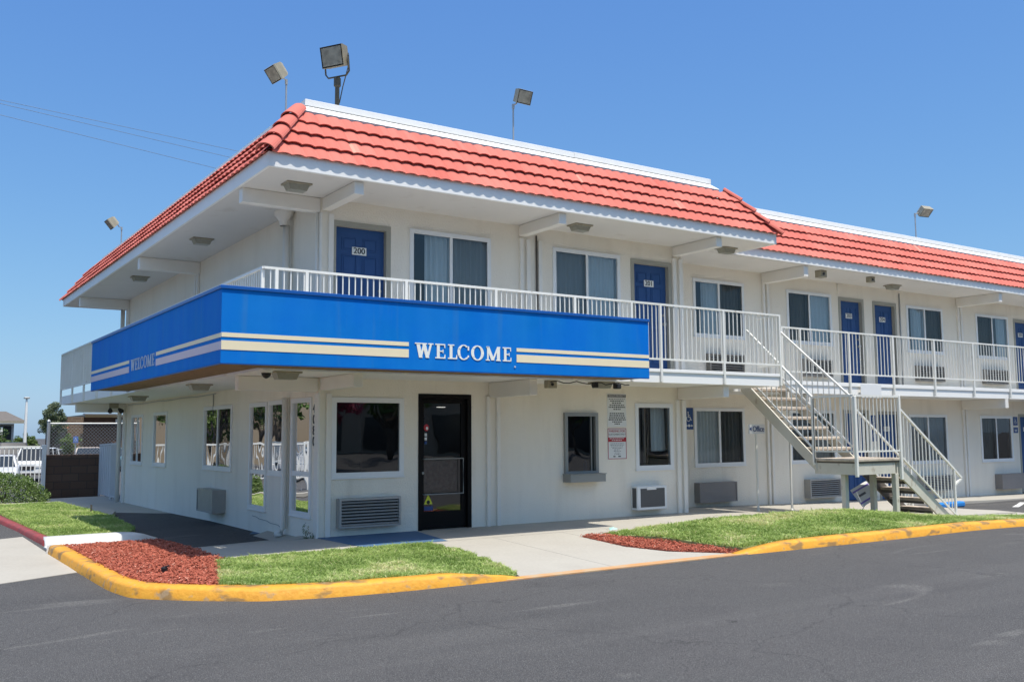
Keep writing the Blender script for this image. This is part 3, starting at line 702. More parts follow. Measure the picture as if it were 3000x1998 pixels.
mb.prism([(1.775+.02*math.cos(a), 1.52+.025*math.sin(a)) for a in [i*.5236 for i in range(12)]], F, .047, .046, 4)
for z in (1.40, 1.34, 1.28): mb.prism([(1.735, z), (1.775, z), (1.775, z+.045), (1.735, z+.045)], F, .05, .048, 4 if z > 1.3 else 2)
mb.build('door_decal', [K['ywarn'], K['black'], K['hc'], K['signr'], K['signw']], ed)
# lobby
mb = MB(); x0, x1, y0, y1, z0, z1 = -.0+.13, 2.7, .11, 3.2, 0.0, 2.2
mb.quad((1.45, y1, z0), (x1, y1, z0), (x1, y1, z1), (1.45, y1, z1)); mb.quad((x1, y0, z0), (x1, y1, z0), (x1, y1, z1), (x1, y0, z1))
mb.quad((1.45, y0, z0), (1.45, y1, z0), (1.45, y1, z1), (1.45, y0, z1)); mb.quad((1.45, y0, z0), (x1, y0, z0), (x1, y1, z0), (1.45, y1, z0)); mb.quad((1.45, y0, z1), (x1, y0, z1), (x1, y1, z1), (1.45, y1, z1))
mb.build('lobby_recess', K['lobby'], ed)
mb = MB(); mb.box(1.5, 2.65, 1.5, 2.0, .0, 1.02); mb.box(1.5, 2.65, 1.45, 2.02, 1.02, 1.06); mb.build('lobby_counter', mat('counter_wood', (.16, .06, .025), .4), ed)
mb = MB(); mb.box(1.9, 2.25, .9, .91, 1.28, 1.7); mb.box(1.74, 1.80, .5, .6, 1.0, 1.6); mb.build('lobby_notice', K['black'], ed)
mb = MB(); mb.box(1.74, 2.36, .16, .17, .58, 1.02); mb.build('door_poster', mat('faded_poster', (.20, .07, .045), .7, var=[(9, .8, (.05, .04, .06), 4), (22, .5, (.4, .3, .28), 3)]), ed)
mb = MB(); mb.box(2.34, 2.47, .7, .76, 1.86, 1.87); mb.build('lobby_lamp', emit_mat('lobby_lamp', (1, .97, .9), .8), ed)
mb = MB(); mb.box(.35, .62, .9, 1.3, 1.0, 1.05); mb.box(.25, .9, 1.4, 1.9, .8, 1.15); mb.box(.28, .56, .6, .8, .84, 1.1); mb.build('lobby_desk', mat('desk_wood', (.13, .04, .02), .5), B)
# --- ground floor section two
window('G', G, 8.36, 9.81, .755, 1.92, ['c', 'e'])
window('G', G, 11.20, 12.75, .755, 1.90, ['e', 'd'])
window('G', G, 15.5, 17.1, .65, 1.83, ['d', 's'])
window('G', G, 18.58, 20.10, .63, 1.81, ['e', 'p'])
door('G', G, 13.12, 13.88, -.13, 1.84); door('G', G, 14.34, 15.12, -.15, 1.82, '114')
door('G', G, 20.52, 21.30, -.22, 1.79, '116'); window('G', G, 22.0, 23.4, .62, 1.8, ['d', 'e'])
# --- upper front
door('F', F, .24, 1.045, 2.45, 4.465, '200'); door('F', F, 5.94, 6.77, 2.45, 4.455, '201')
window('F', F, 1.44, 2.90, 3.33, 4.555, ['h', 's']); window('F', F, 4.14, 5.61, 3.33, 4.55, ['s', 'c'])
window('G', G, 8.42, 9.90, 3.36, 4.545, ['h', 'e']); window('G', G, 11.24, 12.76, 3.36, 4.53, ['e', 'c'])
door('G', G, 13.10, 13.87, 2.45, 4.43, '203'); door('G', G, 14.36, 15.13, 2.45, 4.42, '204')
window('G', G, 15.60, 17.12, 3.34, 4.49, ['h', 'e']); window('G', G, 18.62, 20.18, 3.32, 4.475, ['e', 'h'])
door('G', G, 20.54, 21.32, 2.45, 4.37, '205'); window('G', G, 22.0, 23.5, 3.3, 4.45, ['d', 'e'])
# --- side
window('S', S, 10.44, 11.60, .78, 1.94, ['p', 'p']); window('S', S, 8.27, 9.43, .79, 1.95, ['p'])
window('S', S, 3.84, 5.55, .82, 1.97, ['s', 'p']); window('S', S, 2.07, 2.91, .24, 1.96, ['p'], split=.845)
window('S', S, 1.27, 1.99, .82, 1.97, ['p']); window('S', S, .21, 1.02, .26, 1.97, ['p'], split=.87)
YB = 12.45; XR = 26.0; XC = 7.1
wall('wall', F, 0, XC, -.35, ZS, HO['F']); wall('wall', G, XC, XR, -.6, ZS, HO['G']); wall('wall', S, 0, YB, -.45, ZS, HO['S'])
mb = MB(); mb.quad((XC, 0, -.3), (XC, D2, -.3), (XC, D2, ZS), (XC, 0, ZS)); mb.quad((0, YB, -.5), (XR, YB, -.5), (XR, YB, ZS), (0, YB, ZS)); mb.quad((XR, D2, -.6), (XR, YB, -.6), (XR, YB, ZS), (XR, D2, ZS)); mb.build('wall', K['stucco'], B)
# posts, trims, pipes
def trim(x0, x1, y0, y1, z0, z1, mt='trim', name='wall_trim'): MB().bbox(x0, x1, y0, y1, z0, z1, .006).build(name, K[mt], B)
for z0, z1 in ((-.02, 2.02), (2.46, 4.62)):
    trim(.115, .195, -.035, -.001, z0, z1); trim(-.012, .02, -.03, .11, z0, z1)
    trim(6.86, 6.935, -.05, -.001, z0, z1); trim(7.01, 7.10, -.05, -.001, z0, z1)
for z0, z1 in ((-.02, 2.02),): trim(2.80, 2.86, -.05, -.001, z0, z1); trim(2.985, 3.05, -.05, -.001, z0, z1)
for a, b in ((3.46, 3.52), (3.59, 3.66), (3.83, 3.90)): trim(a, b, -.05, -.001, 2.46, 4.62)
for x in (10.46, 17.77): 
    for z0, z1 in ((-.3, 2.0), (2.46, 4.60)): trim(x, x+.065, D2-.05, D2-.001, z0, z1); trim(x+.125, x+.2, D2-.05, D2-.001, z0, z1)
trim(6.0, 6.16, 0, 0, 0, 0) if False else None
for y in (6.10, 12.20):
    for z0, z1 in ((2.46, 4.62), (-.3, 2.02)) if y > 7 else ((2.46, 4.62),): trim(-.05, -.001, y, y+.08, z0, z1); trim(-.05, -.001, y+.15, y+.23, z0, z1)
def pipe(pts, r, mt='trim', name='downpipe', n=10): MB().tube(pts, r, n).build(name, K[mt], B, smooth=True)
pipe([(3.80, -.02, 2.46), (3.80, -.02, 4.7)], .014, 'dsteel'); pipe([(15.33, D2-.02, 2.46), (15.33, D2-.02, 4.75)], .016, 'steel')
pipe([(-.03, .05, 2.5), (-.03, .05, 4.8)], .022, 'trim'); pipe([(13.0, D2-.02, 4.55), (13.0, D2-.02, 4.8)], .012)
# drain funnel + downpipe on side wall
mb = MB(); prof = [(.20, 4.84), (.19, 4.78), (.10, 4.70), (.075, 4.62)]
n = 12; vs = []
for r, z in prof: vs += [(-.14+r*.7*math.cos(6.283*k/n), 1.12+r*math.sin(6.283*k/n), z) for k in range(n)]
mb.add(vs, [(i*n+k, i*n+(k+1) % n, (i+1)*n+(k+1) % n, (i+1)*n+k) for i in range(len(prof)-1) for k in range(n)])
mb.tube([(-.09, 1.12, 4.63), (-.09, 1.12, 2.46)], .055, 10); mb.build('drain_pipe', K['trim'], B, smooth=True)
mb = MB(); mb.tube([(-.07, 1.12, 2.0), (-.07, 1.12, .05), (-.10, 1.12, -.02), (-.14, 1.22, -.04)], .045, 10); mb.build('drain_pipe', K['trim'], B, smooth=True)
mb = MB(); n = 12; vs = []
for r, z in prof: vs += [(-.13+r*.6*math.cos(6.283*k/n), 12.55+r*math.sin(6.283*k/n), z) for k in range(n)]
mb.add(vs, [(i*n+k, i*n+(k+1) % n, (i+1)*n+(k+1) % n, (i+1)*n+k) for i in range(len(prof)-1) for k in range(n)])
mb.tube([(-.09, 12.6, 4.63), (-.09, 12.6, -.2)], .05, 10); mb.build('drain_pipe', K['trim'], B, smooth=True)
# thin cable along the side wall base and conduit
mb = MB(); mb.tube([(-.008, 2.7-.17*i, .13-.010*i+.008*math.sin(i*2.1)) for i in range(8)]+[(-.008, 1.36, .03), (-.008, 1.28, .02)], .0035, 5); mb.tube([(-.02, 4.95, 2.2), (-.02, 4.95, 1.82)], .008, 5); mb.build('wall_cable', K['signg'], B)
mb = MB(); pts = [(-.02, 12-.6*i, 2.19+.008*math.sin(i*1.7)) for i in range(13)]; mb.tube(pts, .007, 5); mb.build('wall_cable', K['steel'], B)
# --- soffits (upper)
EY = -1.19; EX = -1.19; YE = 14.45; XE = 8.34; E2 = EY+D2-.0
mb = MB()
def soff(x0, x1, y0, y1, z): mb.quad((x0, y0, z), (x0, y1, z), (x1, y1, z), (x1, y0, z))
soff(EX+.01, XE-.01, EY+.01, -.0, ZS-.012); soff(EX+.01, 0, 0, YE-.01, ZS-.012); soff(0, XE-.01, 0, D2, ZS-.012); soff(0, 4, YB, YE-.01, ZS-.012)
mb.build('soffit', K['soffit'], B)
mb = MB(); soff(6.9, XR, E2+.01, D2, ZS-.03); mb.build('soffit', K['soffit'], B)
# fascias
FZ0, FZ1 = 4.835, 5.03
mb = MB()
mb.bbox(EX-.02, XE, EY-.02, EY+.02, FZ0, FZ1, .004); mb.bbox(EX-.02, EX+.02, EY+.021, YE, FZ0, FZ1, .004); mb.bbox(XE-.04, XE, EY+.021, E2+.3, FZ0, FZ1, .004); mb.box(EX+.021, 4, YE-.04, YE, FZ0, FZ1)
mb.build('fascia', K['fascia'], B)
mb = MB(); mb.bbox(7.6, XR, E2-.02, E2+.02, FZ0-.01, FZ1-.02, .004); mb.build('fascia', K['fascia'], B)
# roof decks
RT = -.40; RZ = 6.0
mb = MB()
def deck(p): mb.add(p, [tuple(range(len(p)))])
zb, zt = 4.985, 5.90
deck([(EX+.02, EY+.02, zb), (XE-.02, EY+.02, zb), (7.5, RT, zt), (RT, RT, zt)]); deck([(EX+.02, EY+.02, zb), (RT, RT, zt), (RT, YE-.8, zt), (EX+.02, YE-.02, zb)])
deck([(XE-.02, EY+.02, zb), (XE-.02, 1.2, zb), (7.5, 1.2, zt), (7.5, RT, zt)]); deck([(EX+.02, YE-.02, zb), (RT, YE-.8, zt), (6, YE-.8, zt), (6, YE-.02, zb)])
deck([(7.0, E2+.02, zb-.02), (XR, E2+.02, zb-.02), (XR, RT+D2, zt-.02), (7.0, RT+D2, zt-.02)])
deck([(RT, RT, zt), (7.5, RT, zt), (7.5, YE-.8, zt), (RT, YE-.8, zt)]); deck([(7.5, RT+D2, zt-.02), (XR, RT+D2, zt-.02), (XR, YE-.8, zt-.02), (7.5, YE-.8, zt-.02)])
mb.build('roof_deck', K['grav'], B)
# tiles
def tiles(name, ev, dirx, up_, u0, u1, hl, hr, nu=8, pitch=.183, courses=4, label=None):
    """ev: eave origin; dirx: unit along eave; up_: vector from eave edge to top edge; hl/hr: hip run at left/right at top (u shift)"""
    ev = Vector(ev); dx = Vector(dirx); U = Vector(up_); L = U.length; un = U/L; nn = dx.cross(un).normalized()
    if nn.z < 0: nn = -nn
    mb = MB(); ts = []
    for c in range(courses):
        t0 = c/courses-.012; t1 = (c+1)/courses+.05
        if c == courses-1: t1 = 1.0
        lo = u0+hl*max(0, t0); hi = u1-hr*max(0, t0)
        k0 = math.floor(lo/pitch*2)/2; n = int((hi-lo)/pitch*nu)+1
        rows = ((t0, .034, 0), (t0+.001, .050, 0), ((t0+t1)/2, .026, 0), (t1, .002, 0))
        base = len(mb.v); cols = 0; tile_r = {}
        us = [lo+(hi-lo)*i/n for i in range(n+1)]
        for i, u in enumerate(us):
            ph = (u/pitch) % 1.0; hgt = .030*max(0, math.sin(math.pi*ph))**.6
            ti = math.floor(u/(pitch*2)); r = tile_r.setdefault(ti, random.uniform(0, 1)**1.3)
            if random.random() < 0: pass
            jl = (random.Random(ti*7+c*131).uniform(-.004, .004))
            for q, (t, lift, _) in enumerate(rows):
                lo_t = u0+hl*max(0, t); hi_t = u1-hr*max(0, t); uu = min(max(u, lo_t-.04), hi_t+.04)
                p = ev+dx*uu+un*(t*L)+nn*(hgt+lift+jl)
                mb.v.append(tuple(p))
                bl = noise.noise(Vector((u*1.1, c*3.3, hash(name) % 7*0+ev.y)))
                tv = .28+.36*r+.25*bl
                if ph < .16: tv += .10
                if noise.noise(Vector((u*4.1, c*5.5, ev.x))) > .5: tv += .2
                if c == courses-1 and noise.noise(Vector((u*4.2, 7.7, ev.y))) > .34: tv += .16
                ts.append(min(1, max(0, tv)))
            # underside of the butt
            p = ev+dx*u+un*(t0*L+.09)+nn*(hgt*.5+.012+jl); mb.v.append(tuple(p)); ts.append(.1)
        m = 5
        for i in range(n):
            a = base+i*m; b = a+m
            for q in range(3): mb.f.append((a+q, b+q, b+q+1, a+q+1)); mb.m.append(0)
            mb.f.append((a+4, b+4, b, a)); mb.m.append(0)
    return mb.build(name, K['tile'], B, tints=ts, smooth=False)
UP = Vector((0, .63, .83))
tiles('roof_tiles', (0, EY-.008, 4.995), (1, 0, 0), (0, .57, .82), EX+.01, XE-.01, .57, .62)
tiles('roof_tiles', (EX-.008, 0, 4.995), (0, 1, 0), (.57, 0, .82), EY+.01, YE-.01, .57, .57)
tiles('roof_tiles', (XE+.008, 0, 4.995), (0, 1, 0), (-.62, 0, .82), EY+.01, 1.0, .57, 0, nu=5)
tiles('roof_tiles', (0, YE+.008, 4.995), (1, 0, 0), (0, -.57, .82), EX+.01, 5, .57, 0, nu=5)
tiles('roof_tiles', (0, E2-.008, 4.975), (1, 0, 0), (0, .57, .82), 7.3, XR, .0, 0, nu=6)
# ridge tiles on hips
def hip(a, b, n, r=.12):
    a = Vector(a); b = Vector(b); d = (b-a); 
    for i in range(n):
        p0 = a+d*(i/n)-d.normalized()*.03; p1 = a+d*((i+1)/n)+d.normalized()*.03
        dn = d.normalized(); x = dn.cross(Vector((0, 0, 1))).normalized(); y = x.cross(dn)
        mb = MB(); m_ = 12; vs = []
        for p, rr, lift in ((p0, r*1.08, .035), (p1, r*.92, .0)):
            for k in range(m_+1):
                an = math.pi*(k/m_); vs.append(p+x*(rr*math.cos(an))+y*(rr*math.sin(an)*.8+lift-.02))
            for k in range(m_, -1, -1):
                an = math.pi*(k/m_); vs.append(p+x*((rr-.018)*math.cos(an))+y*((rr-.018)*math.sin(an)*.8+lift-.02))
        q = 2*(m_+1)
        mb.add(vs, [(k, (k+1) % q, q+(k+1) % q, q+k) for k in range(q)]+[(k, k+1, q-2-k, q-1-k) for k in range(m_)])
        t0 = random.uniform(.15, .7); mb.build('ridge_tile', K['tile'], B, tints=[t0+(.3 if k % q in (0, 1, q-1, q-2) else 0) for k in range(len(mb.v))], smooth=False)
hip((EX-.07, EY-.07, 5.02), (RT-.19, RT-.19, 5.88), 4, .12); hip((XE+.05, EY-.07, 5.02), (7.68, RT-.19, 5.88), 4, .09)
hip((EX-.02, YE+.02, 4.99), (RT-.19, YE-.62, 5.82), 4, .09)
# white flashing + parapet cap
def band(p0, p1, inw, name='parapet_flashing'):
    p0 = Vector(p0); p1 = Vector(p1); inw = Vector(inw); mb = MB(); z = Vector((0, 0, 1))
    prof = [(-.20, 5.86), (-.22, 5.885), (-.02, 6.005), (-.0, 6.01), (-.0, 6.015), (-.03, 6.018), (-.03, 6.10), (.0, 6.115), (.16, 6.10), (.16, 5.85)]
    n = len(prof); vs = []
    for p, sgn in ((p0, 1), (p1, -1)):
        for o, zz in prof: vs.append(p+inw*o+Vector((0, 0, zz)))
    mb.add(vs, [(k, k+1, n+k+1, n+k) for k in range(n-1)]+[tuple(range(n)), tuple(range(2*n-1, n-1, -1))])
    return mb
def bandrun(pts, name='parapet_flashing', dz=0):
    """mitred band along polyline pts with inward normals"""
    prof = [(-.20, 5.80), (-.235, 5.86), (-.225, 5.872), (-.02, 6.00), (.0, 6.004), (.0, 6.012), (-.028, 6.014), (-.028, 6.098), (.0, 6.112), (.16, 6.10), (.16, 5.85)]
    mb = MB(); n = len(prof); vs = []
    for p, iw in pts:
        for o, zz in prof: vs.append((p[0]+iw[0]*o, p[1]+iw[1]*o, zz+dz))
    mb.add(vs, [(j*n+k, j*n+k+1, (j+1)*n+k+1, (j+1)*n+k) for j in range(len(pts)-1) for k in range(n-1)]+[tuple(range(n)), tuple((len(pts)-1)*n+k for k in range(n))[::-1]])
    mb.build(name, K['flash'], B)
bandrun([((RT, YE-.8), (1, -1)), ((RT, RT), (1, 1)), ((4.3, RT), (0, 1))]); bandrun([((4.305, RT), (0, 1)), ((7.5, RT), (0, 1))], dz=.004)
bandrun([((7.0, RT+D2), (0, 1)), ((14.2, RT+D2), (0, 1))], dz=-.02); bandrun([((14.205, RT+D2), (0, 1)), ((XR, RT+D2), (0, 1))], dz=-.016)
# --- beams
def beam(x0, x1, y0, y1, z0, z1): MB().bbox(x0, x1, y0, y1, z0, z1, .008).build('beam', K['trim'], B)
for x in (.02, 3.46, 6.88): beam(x, x+.14, -1.12, -.002, 4.66, ZS-.014)
for x in (10.46, 17.77): beam(x, x+.14, E2+.05, D2-.002, 4.59, ZS-.032)
beam(-1.15, -.002, .0, .14, 4.63, ZS-.014); 
for y in (6.08, 12.3): beam(-1.15, -.002, y, y+.14, 4.60, ZS-.014)
for x, z in ((.02, 2.06), (2.86, 2.0), (6.93, 2.03)): beam(x, x+.14, -1.14, -.002, z, ZL-.002)
for x in (10.46, 17.77): beam(x, x+.14, -.10, D2-.002, 1.97, ZL-.042)
beam(-1.15, -.002, .0, .14, 2.04, ZL-.002); beam(-1.15, -.002, 12.3, 12.44, 2.02, ZL-.002)
# --- balcony slabs
ZT = 2.45; RX = -1.245; XS1 = 8.28; Y2 = -.10
mb = MB()
mb.box(RX, XS1, RX, -.001, ZL, ZT); mb.box(RX, -.001, .0, 13.9, ZL, ZT); mb.box(0, 4, YB+.001, 13.9, ZL, ZT); mb.box(XC+.001, XS1, 0, D2, ZL, ZT)
mb.build('balcony_slab', K['fascia'], B)
mb = MB(); mb.box(XS1+.003, XR, Y2, D2-.001, ZL-.04, ZT-.02); mb.build('balcony_slab', K['fascia'], B)
mb = MB(); mb.bbox(4.4, XS1+.02, RX-.022, RX-.001, ZL+.17, ZT+.012, .004); mb.bbox(XS1+.02, XR, Y2-.022, Y2-.001, ZL+.125, ZT-.008, .004); mb.build('slab_edge_trim', K['fascia'], B)
# --- railings
ZR = 3.53
def railing(name, pts, posts, pitch=.0885, zt=ZR, zbot=2.62, zp=ZL+.01, mt='rail', label=None, pr=.022, offp=-.03):
    """pts: polyline (x,y). posts: list of (seg, distance)"""
    mb = MB()
    for (a, b) in zip(pts, pts[1:]):
        A = Vector((*a, 0)); Bv = Vector((*b, 0)); L = (Bv-A).length; d = (Bv-A)/L
        mb.bar(A+Vector((0, 0, zt-.014)), Bv+Vector((0, 0, zt-.014)), .042, .03); mb.bar(A+Vector((0, 0, zbot)), Bv+Vector((0, 0, zbot)), .028, .028)
        n = int(L/pitch)
        for i in range(1, n):
            p = A+d*(L*i/n); mb.bar(p+Vector((0, 0, zbot+.01)), p+Vector((0, 0, zt-.025)), .0135, .0135)
    o = mb.build(name, K[mt], B)
    for p in posts: MB().bbox(p[0]-pr, p[0]+pr, p[1]-pr, p[1]+pr, p[2] if len(p) > 2 else zp, zt-.028, .004).build('rail_post', K[mt], o)
    return o
ry = RX-.02
railing('railing', [(ry, 13.88), (ry, ry), (5.38, ry)], [(x, ry) for x in (-1.10, -.70, .725, 2.18, 3.62, 4.76)]+[(ry, y) for y in (-1.225, .2, 1.7, 3.2, 4.7, 6.2, 7.7, 9.2, 10.7, 12.2, 13.86)])
railing('railing', [(5.38, ry), (XS1, ry), (XS1, -.75)], [(x, ry) for x in (5.38, 6.83, XS1-.02)], pitch=.098)
railing('railing', [(9.62, Y2-.04), (XR, Y2-.04)], [(x, Y2-.04) for x in (9.64, 10.19, 11.74, 13.25, 14.79, 16.37, 17.95, 19.5, 21.05, 22.6, 24.1)], pitch=.118, zt=3.51, zp=ZL-.02)
# small white ball on the slab edge and notice panel
MB().box(12.05, 12.75, Y2-.066, Y2-.062, 2.14, 2.42).build('slab_notice_panel', K['signw'], B)
# house number on side wall
mb = MB()
for i, c in enumerate('4080'): text_on(mb, c, .19, lambda u, v, d: (d, -u, v), -.135, 1.80-.155*i, -.004, 0, bold=.012)
mb.build('house_number', K['black'], B)
# =============================================================== fixtures (things of their own)
# --- WELCOME fascia sign
SX, SZ0, SZ1, SR, SB_ = 2.0, 2.25, 3.125, 4.456, 5.68
W = empty('welcome_sign', (-SX, -SX, SZ0), 'long blue boxed fascia sign reading WELCOME between cream stripes, wrapping the balcony corner', 'sign')
mb = MB(); t = .66
mb.box(-SX, SR, -SX, -SX+.03, SZ0, SZ1-.03); mb.box(-SX, -SX+.03, -SX+.031, SB_, SZ0, SZ1-.03); mb.box(SR-.03, SR, -SX+.031, -SX+t, SZ0, SZ1-.03); mb.box(-SX+.031, -SX+t, SB_-.03, SB_, SZ0, SZ1-.03)
mb.build('sign_panel', K['blue'], W)
mb = MB(); mb.bbox(-SX-.018, SR+.015, -SX-.018, -SX+.05, SZ1-.03, SZ1+.012, .004); mb.bbox(-SX-.018, -SX+.05, -SX+.051, SB_+.015, SZ1-.03, SZ1+.012, .004)
mb.build('sign_cap', K['bluecap'], W)
mb = MB(); mb.box(-SX+.05, SR, -SX+.051, -SX+t, SZ1-.02, SZ1-.001); mb.box(-SX+.05, -SX+t, -SX+t+.001, SB_, SZ1-.02, SZ1-.001); mb.build('sign_top', K['steel'], W)
mb = MB(); mb.box(-SX+.032, SR-.031, -SX+.032, -SX+t, SZ0+.004, SZ0+.02); mb.box(-SX+.032, -SX+t, -SX+t+.001, SB_-.031, SZ0+.004, SZ0+.02); mb.build('plywood_soffit', K['wood'], W)
mb = MB(); mb.bbox(-SX+.0, SR, -SX+.0, -SX+.03, SZ0-.014, SZ0-.001, .003); mb.bbox(-SX, -SX+.03, -SX+.031, SB_, SZ0-.014, SZ0-.001, .003); mb.build('sign_bottom_trim', K['bluecap'], W)
SF = lambda u, v, d: (u, -SX-.002+d, v)
SS = lambda u, v, d: (-SX-.002+d, u, v)
def prect(mb, fn, a, b, c, d, mi=0, z=0): mb.prism([(a, c), (b, c), (b, d), (a, d)], fn, -z-.003, -z, mi)
for a, b in ((-SX+.003, .385), (2.04, SR-.004)):
    mb = MB(); prect(mb, SF, a, b, 2.545, 2.595); prect(mb, SF, a, b, 2.40, 2.505); mb.build('stripe', K['cream'], W)
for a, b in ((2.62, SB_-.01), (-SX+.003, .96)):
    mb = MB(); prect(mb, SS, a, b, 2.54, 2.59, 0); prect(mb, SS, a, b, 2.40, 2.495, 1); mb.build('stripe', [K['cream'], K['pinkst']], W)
def letters(mb, fn, u0, s, H, v0, flip=1):
    """serif WELCOME; s = metres per px unit of the 1332-wide word"""
    cnt = [0]; cur = [MB()]
    def nxt():
        cur[0].build('letter', mb[0], mb[1]); cur[0] = MB()
    def P(poly):
        cnt[0] += 1; z = .004+.0006*(cnt[0] % 6)
        cur[0].prism([(u0+flip*s*x, v0+H*y) for x, y in (poly if flip > 0 else poly)], fn, -z, -.0005)
    def Rc(x0, x1, y0, y1): P([(x0, y0), (x1, y0), (x1, y1), (x0, y1)])
    def E_(x0, x1):
        w_ = x1-x0; sx = x0+w_*.16
        Rc(x0+w_*.16, x0+w_*.44, 0.05, .95); Rc(x0, x1-w_*.02, 0, .085); Rc(x0, x1-w_*.04, .915, 1); Rc(x0+w_*.4, x0+w_*.78, .46, .54)
        P([(x1-w_*.12, .08), (x1, .0), (x1, .28), (x1-w_*.08, .28)]); P([(x1-w_*.14, .92), (x1-w_*.1, .72), (x1-w_*.02, .72), (x1-w_*.02, 1)]); Rc(x0+w_*.72, x0+w_*.8, .38, .62)
    def L_(x0, x1):
        w_ = x1-x0; Rc(x0+w_*.18, x0+w_*.48, .05, .95); Rc(x0, x1-w_*.03, 0, .085); Rc(x0, x0+w_*.68, .92, 1); P([(x1-w_*.14, .08), (x1, 0), (x1, .3), (x1-w_*.07, .3)])
    def ring(cx, cy, rx, ry_, ax, ay, a0, a1, n=28):
        pts = []
        for i in range(n):
            t0 = lerp(a0, a1, i/n); t1 = lerp(a0, a1, (i+1)/n)
            P([(cx+rx*math.cos(t0), cy+ry_*math.sin(t0)), (cx+rx*math.cos(t1), cy+ry_*math.sin(t1)), (cx+ax*math.cos(t1), cy+ay*math.sin(t1)), (cx+ax*math.cos(t0), cy+ay*math.sin(t0))])
    def st(xa, ya, xb, yb, w_): P([(xa-w_/2, ya), (xa+w_/2, ya), (xb+w_/2, yb), (xb-w_/2, yb)])
    st(42, .97, 78, 0, 46); st(78, 0, 122, .97, 26); st(118, .97, 166, 0, 46); st(166, 0, 212, .97, 26)
    Rc(0, 82, .92, 1); Rc(86, 160, .92, 1); Rc(176, 245, .92, 1); nxt()
    E_(268, 405); nxt(); L_(438, 565); nxt()
    ring(655, .5, 86, .53, 50, .45, .85, 5.45); Rc(708, 728, .64, .93); P([(700, .12), (728, .16), (728, .3), (712, .3)]); nxt()
    ring(846, .5, 90, .53, 50, .45, 0, 6.2832); nxt()
    st(992, .0, 992, .97, 22); st(992, .98, 1066, .03, 46); st(1066, .03, 1138, .98, 24); st(1144, 0, 1144, .97, 44)
    Rc(962, 1022, 0, .075); Rc(1108, 1178, 0, .075); Rc(972, 1012, .93, 1); Rc(1128, 1172, .93, 1); nxt()
    E_(1207, 1332); nxt()
letters((K['letter'], W), SF, .47, 1.48/1332, .19, 2.405)
letters((K['letterg'], W), SS, 2.50, 1.46/1332, .17, 2.415, flip=-1)
mb = MB(); mb.tube([SF(2.01, 2.335, 0), SF(2.01, 2.335, -.008)], .014, 10); mb.build('stud', K['letterg'], W)
# --- AC units
def ac_louver(name, fn, u0, u1, z0, z1, p, label, body='acg', n=8, group='wall air conditioners'):
    o = empty(name, fn((u0+u1)/2, z0, 0), label, 'air conditioner', group)
    mb = MB(); bx(mb, fn, u0, u1, z0, z0+.025, -p, -.001); bx(mb, fn, u0, u1, z1-.03, z1, -p, -.001); bx(mb, fn, u0, u0+.03, z0+.025, z1-.03, -p, -.001); bx(mb, fn, u1-.03, u1, z0+.025, z1-.03, -p, -.001)
    mb.build('casing', K[body], o)
    if n:
        mb = MB(); bx(mb, fn, u0+.03, u1-.03, z0+.025, z1-.03, -p+.05, -.002); mb.build('coil', K['acd'], o)
        mb = MB(); h = (z1-z0-.055)/n
        for i in range(n):
            z = z0+.025+h*(i+.5); pts = [fn(u0+.03, z-h*.30, -p+.002), fn(u1-.03, z-h*.30, -p+.002), fn(u1-.03, z+h*.14, -p+.024), fn(u0+.03, z+h*.14, -p+.024)]
            pt2 = [fn(u0+.03, z-h*.30-.005, -p+.006), fn(u1-.03, z-h*.30-.005, -p+.006), fn(u1-.03, z+h*.14-.005, -p+.028), fn(u0+.03, z+h*.14-.005, -p+.028)]
            mb.add(pts+pt2, [(0, 1, 2, 3), (7, 6, 5, 4), (0, 4, 5, 1), (2, 6, 7, 3)])
        mb.build('louvre', K[body], o)
    else:
        mb = MB(); mb2 = bx(mb, fn, u0+.03, u1-.03, z0+.025, z1-.03, -p+.012, -.002); mb.build('front_cover', K[body], o)
        mb = MB()
        for i in range(3): bx(mb, fn, u0+.06, u1-.06, z0+.09+i*.09, z0+.096+i*.09, -p+.006, -p+.0118)
        mb.build('cover_rib', K[body], o)
    return o
ac_louver('air_conditioner', F, .285, 1.25, .12, .53, .13, 'grey louvred air conditioner under the big office window left of the black glass door', n=8)
ac_louver('air_conditioner', G, 8.33, 9.38, .05, .44, .16, 'brown covered air conditioner left of the office arrow sign post', 'acb', 0)
ac_louver('air_conditioner', G, 11.62, 12.66, .0, .40, .17, 'tan louvred wall air conditioner on the ground floor behind the stair landing post', n=8)
ac_louver('air_conditioner', G, 15.75, 16.95, -.02, .36, .18, 'grey wall air conditioner behind the lower stair rail balusters', 'acg', 8)
ac_louver('air_conditioner', G, 19.15, 20.38, -.09, .30, .2, 'grey covered air conditioner at the far right of the ground floor', 'acb', 0)
ac_louver('air_conditioner', S, 4.14, 5.10, .08, .48, .24, 'grey boxed air conditioner jutting from the shaded side wall', 'acg', 0)
for u0, u1, lb in ((8.75, 9.75, 'dark air conditioner upstairs behind the front balcony rail right of door 201'), (11.6, 12.6, 'dark air conditioner upstairs behind the rail left of door 203'), (15.86, 16.95, 'dark air conditioner upstairs behind the rail right of door 204'), (18.8, 19.9, 'dark air conditioner upstairs behind the rail left of door 205')):
    ac_louver('air_conditioner', G, u0, u1, 2.64, 3.02, .12, lb, 'acup', 7)
o = empty('air_conditioner', (6.2, 0, .1), 'white plastic window air conditioner with dark coil under the window beside the parking notices', 'air conditioner', 'wall air conditioners')
MB().bbox(5.77, 6.46, -.18, -.001, .10, .51, .012).build('casing', K['acw'], o)
mb = MB(); mb.box(5.84, 6.40, -.184, -.1805, .15, .47); mb.box(5.766, 5.7695, -.15, -.05, .14, .48); mb.build('coil', K['acmesh'], o)
mb = MB(); mb.bbox(5.98, 6.20, -.192, -.1845, .445, .50, .003); mb.build('handle_plate', K['acw'], o)
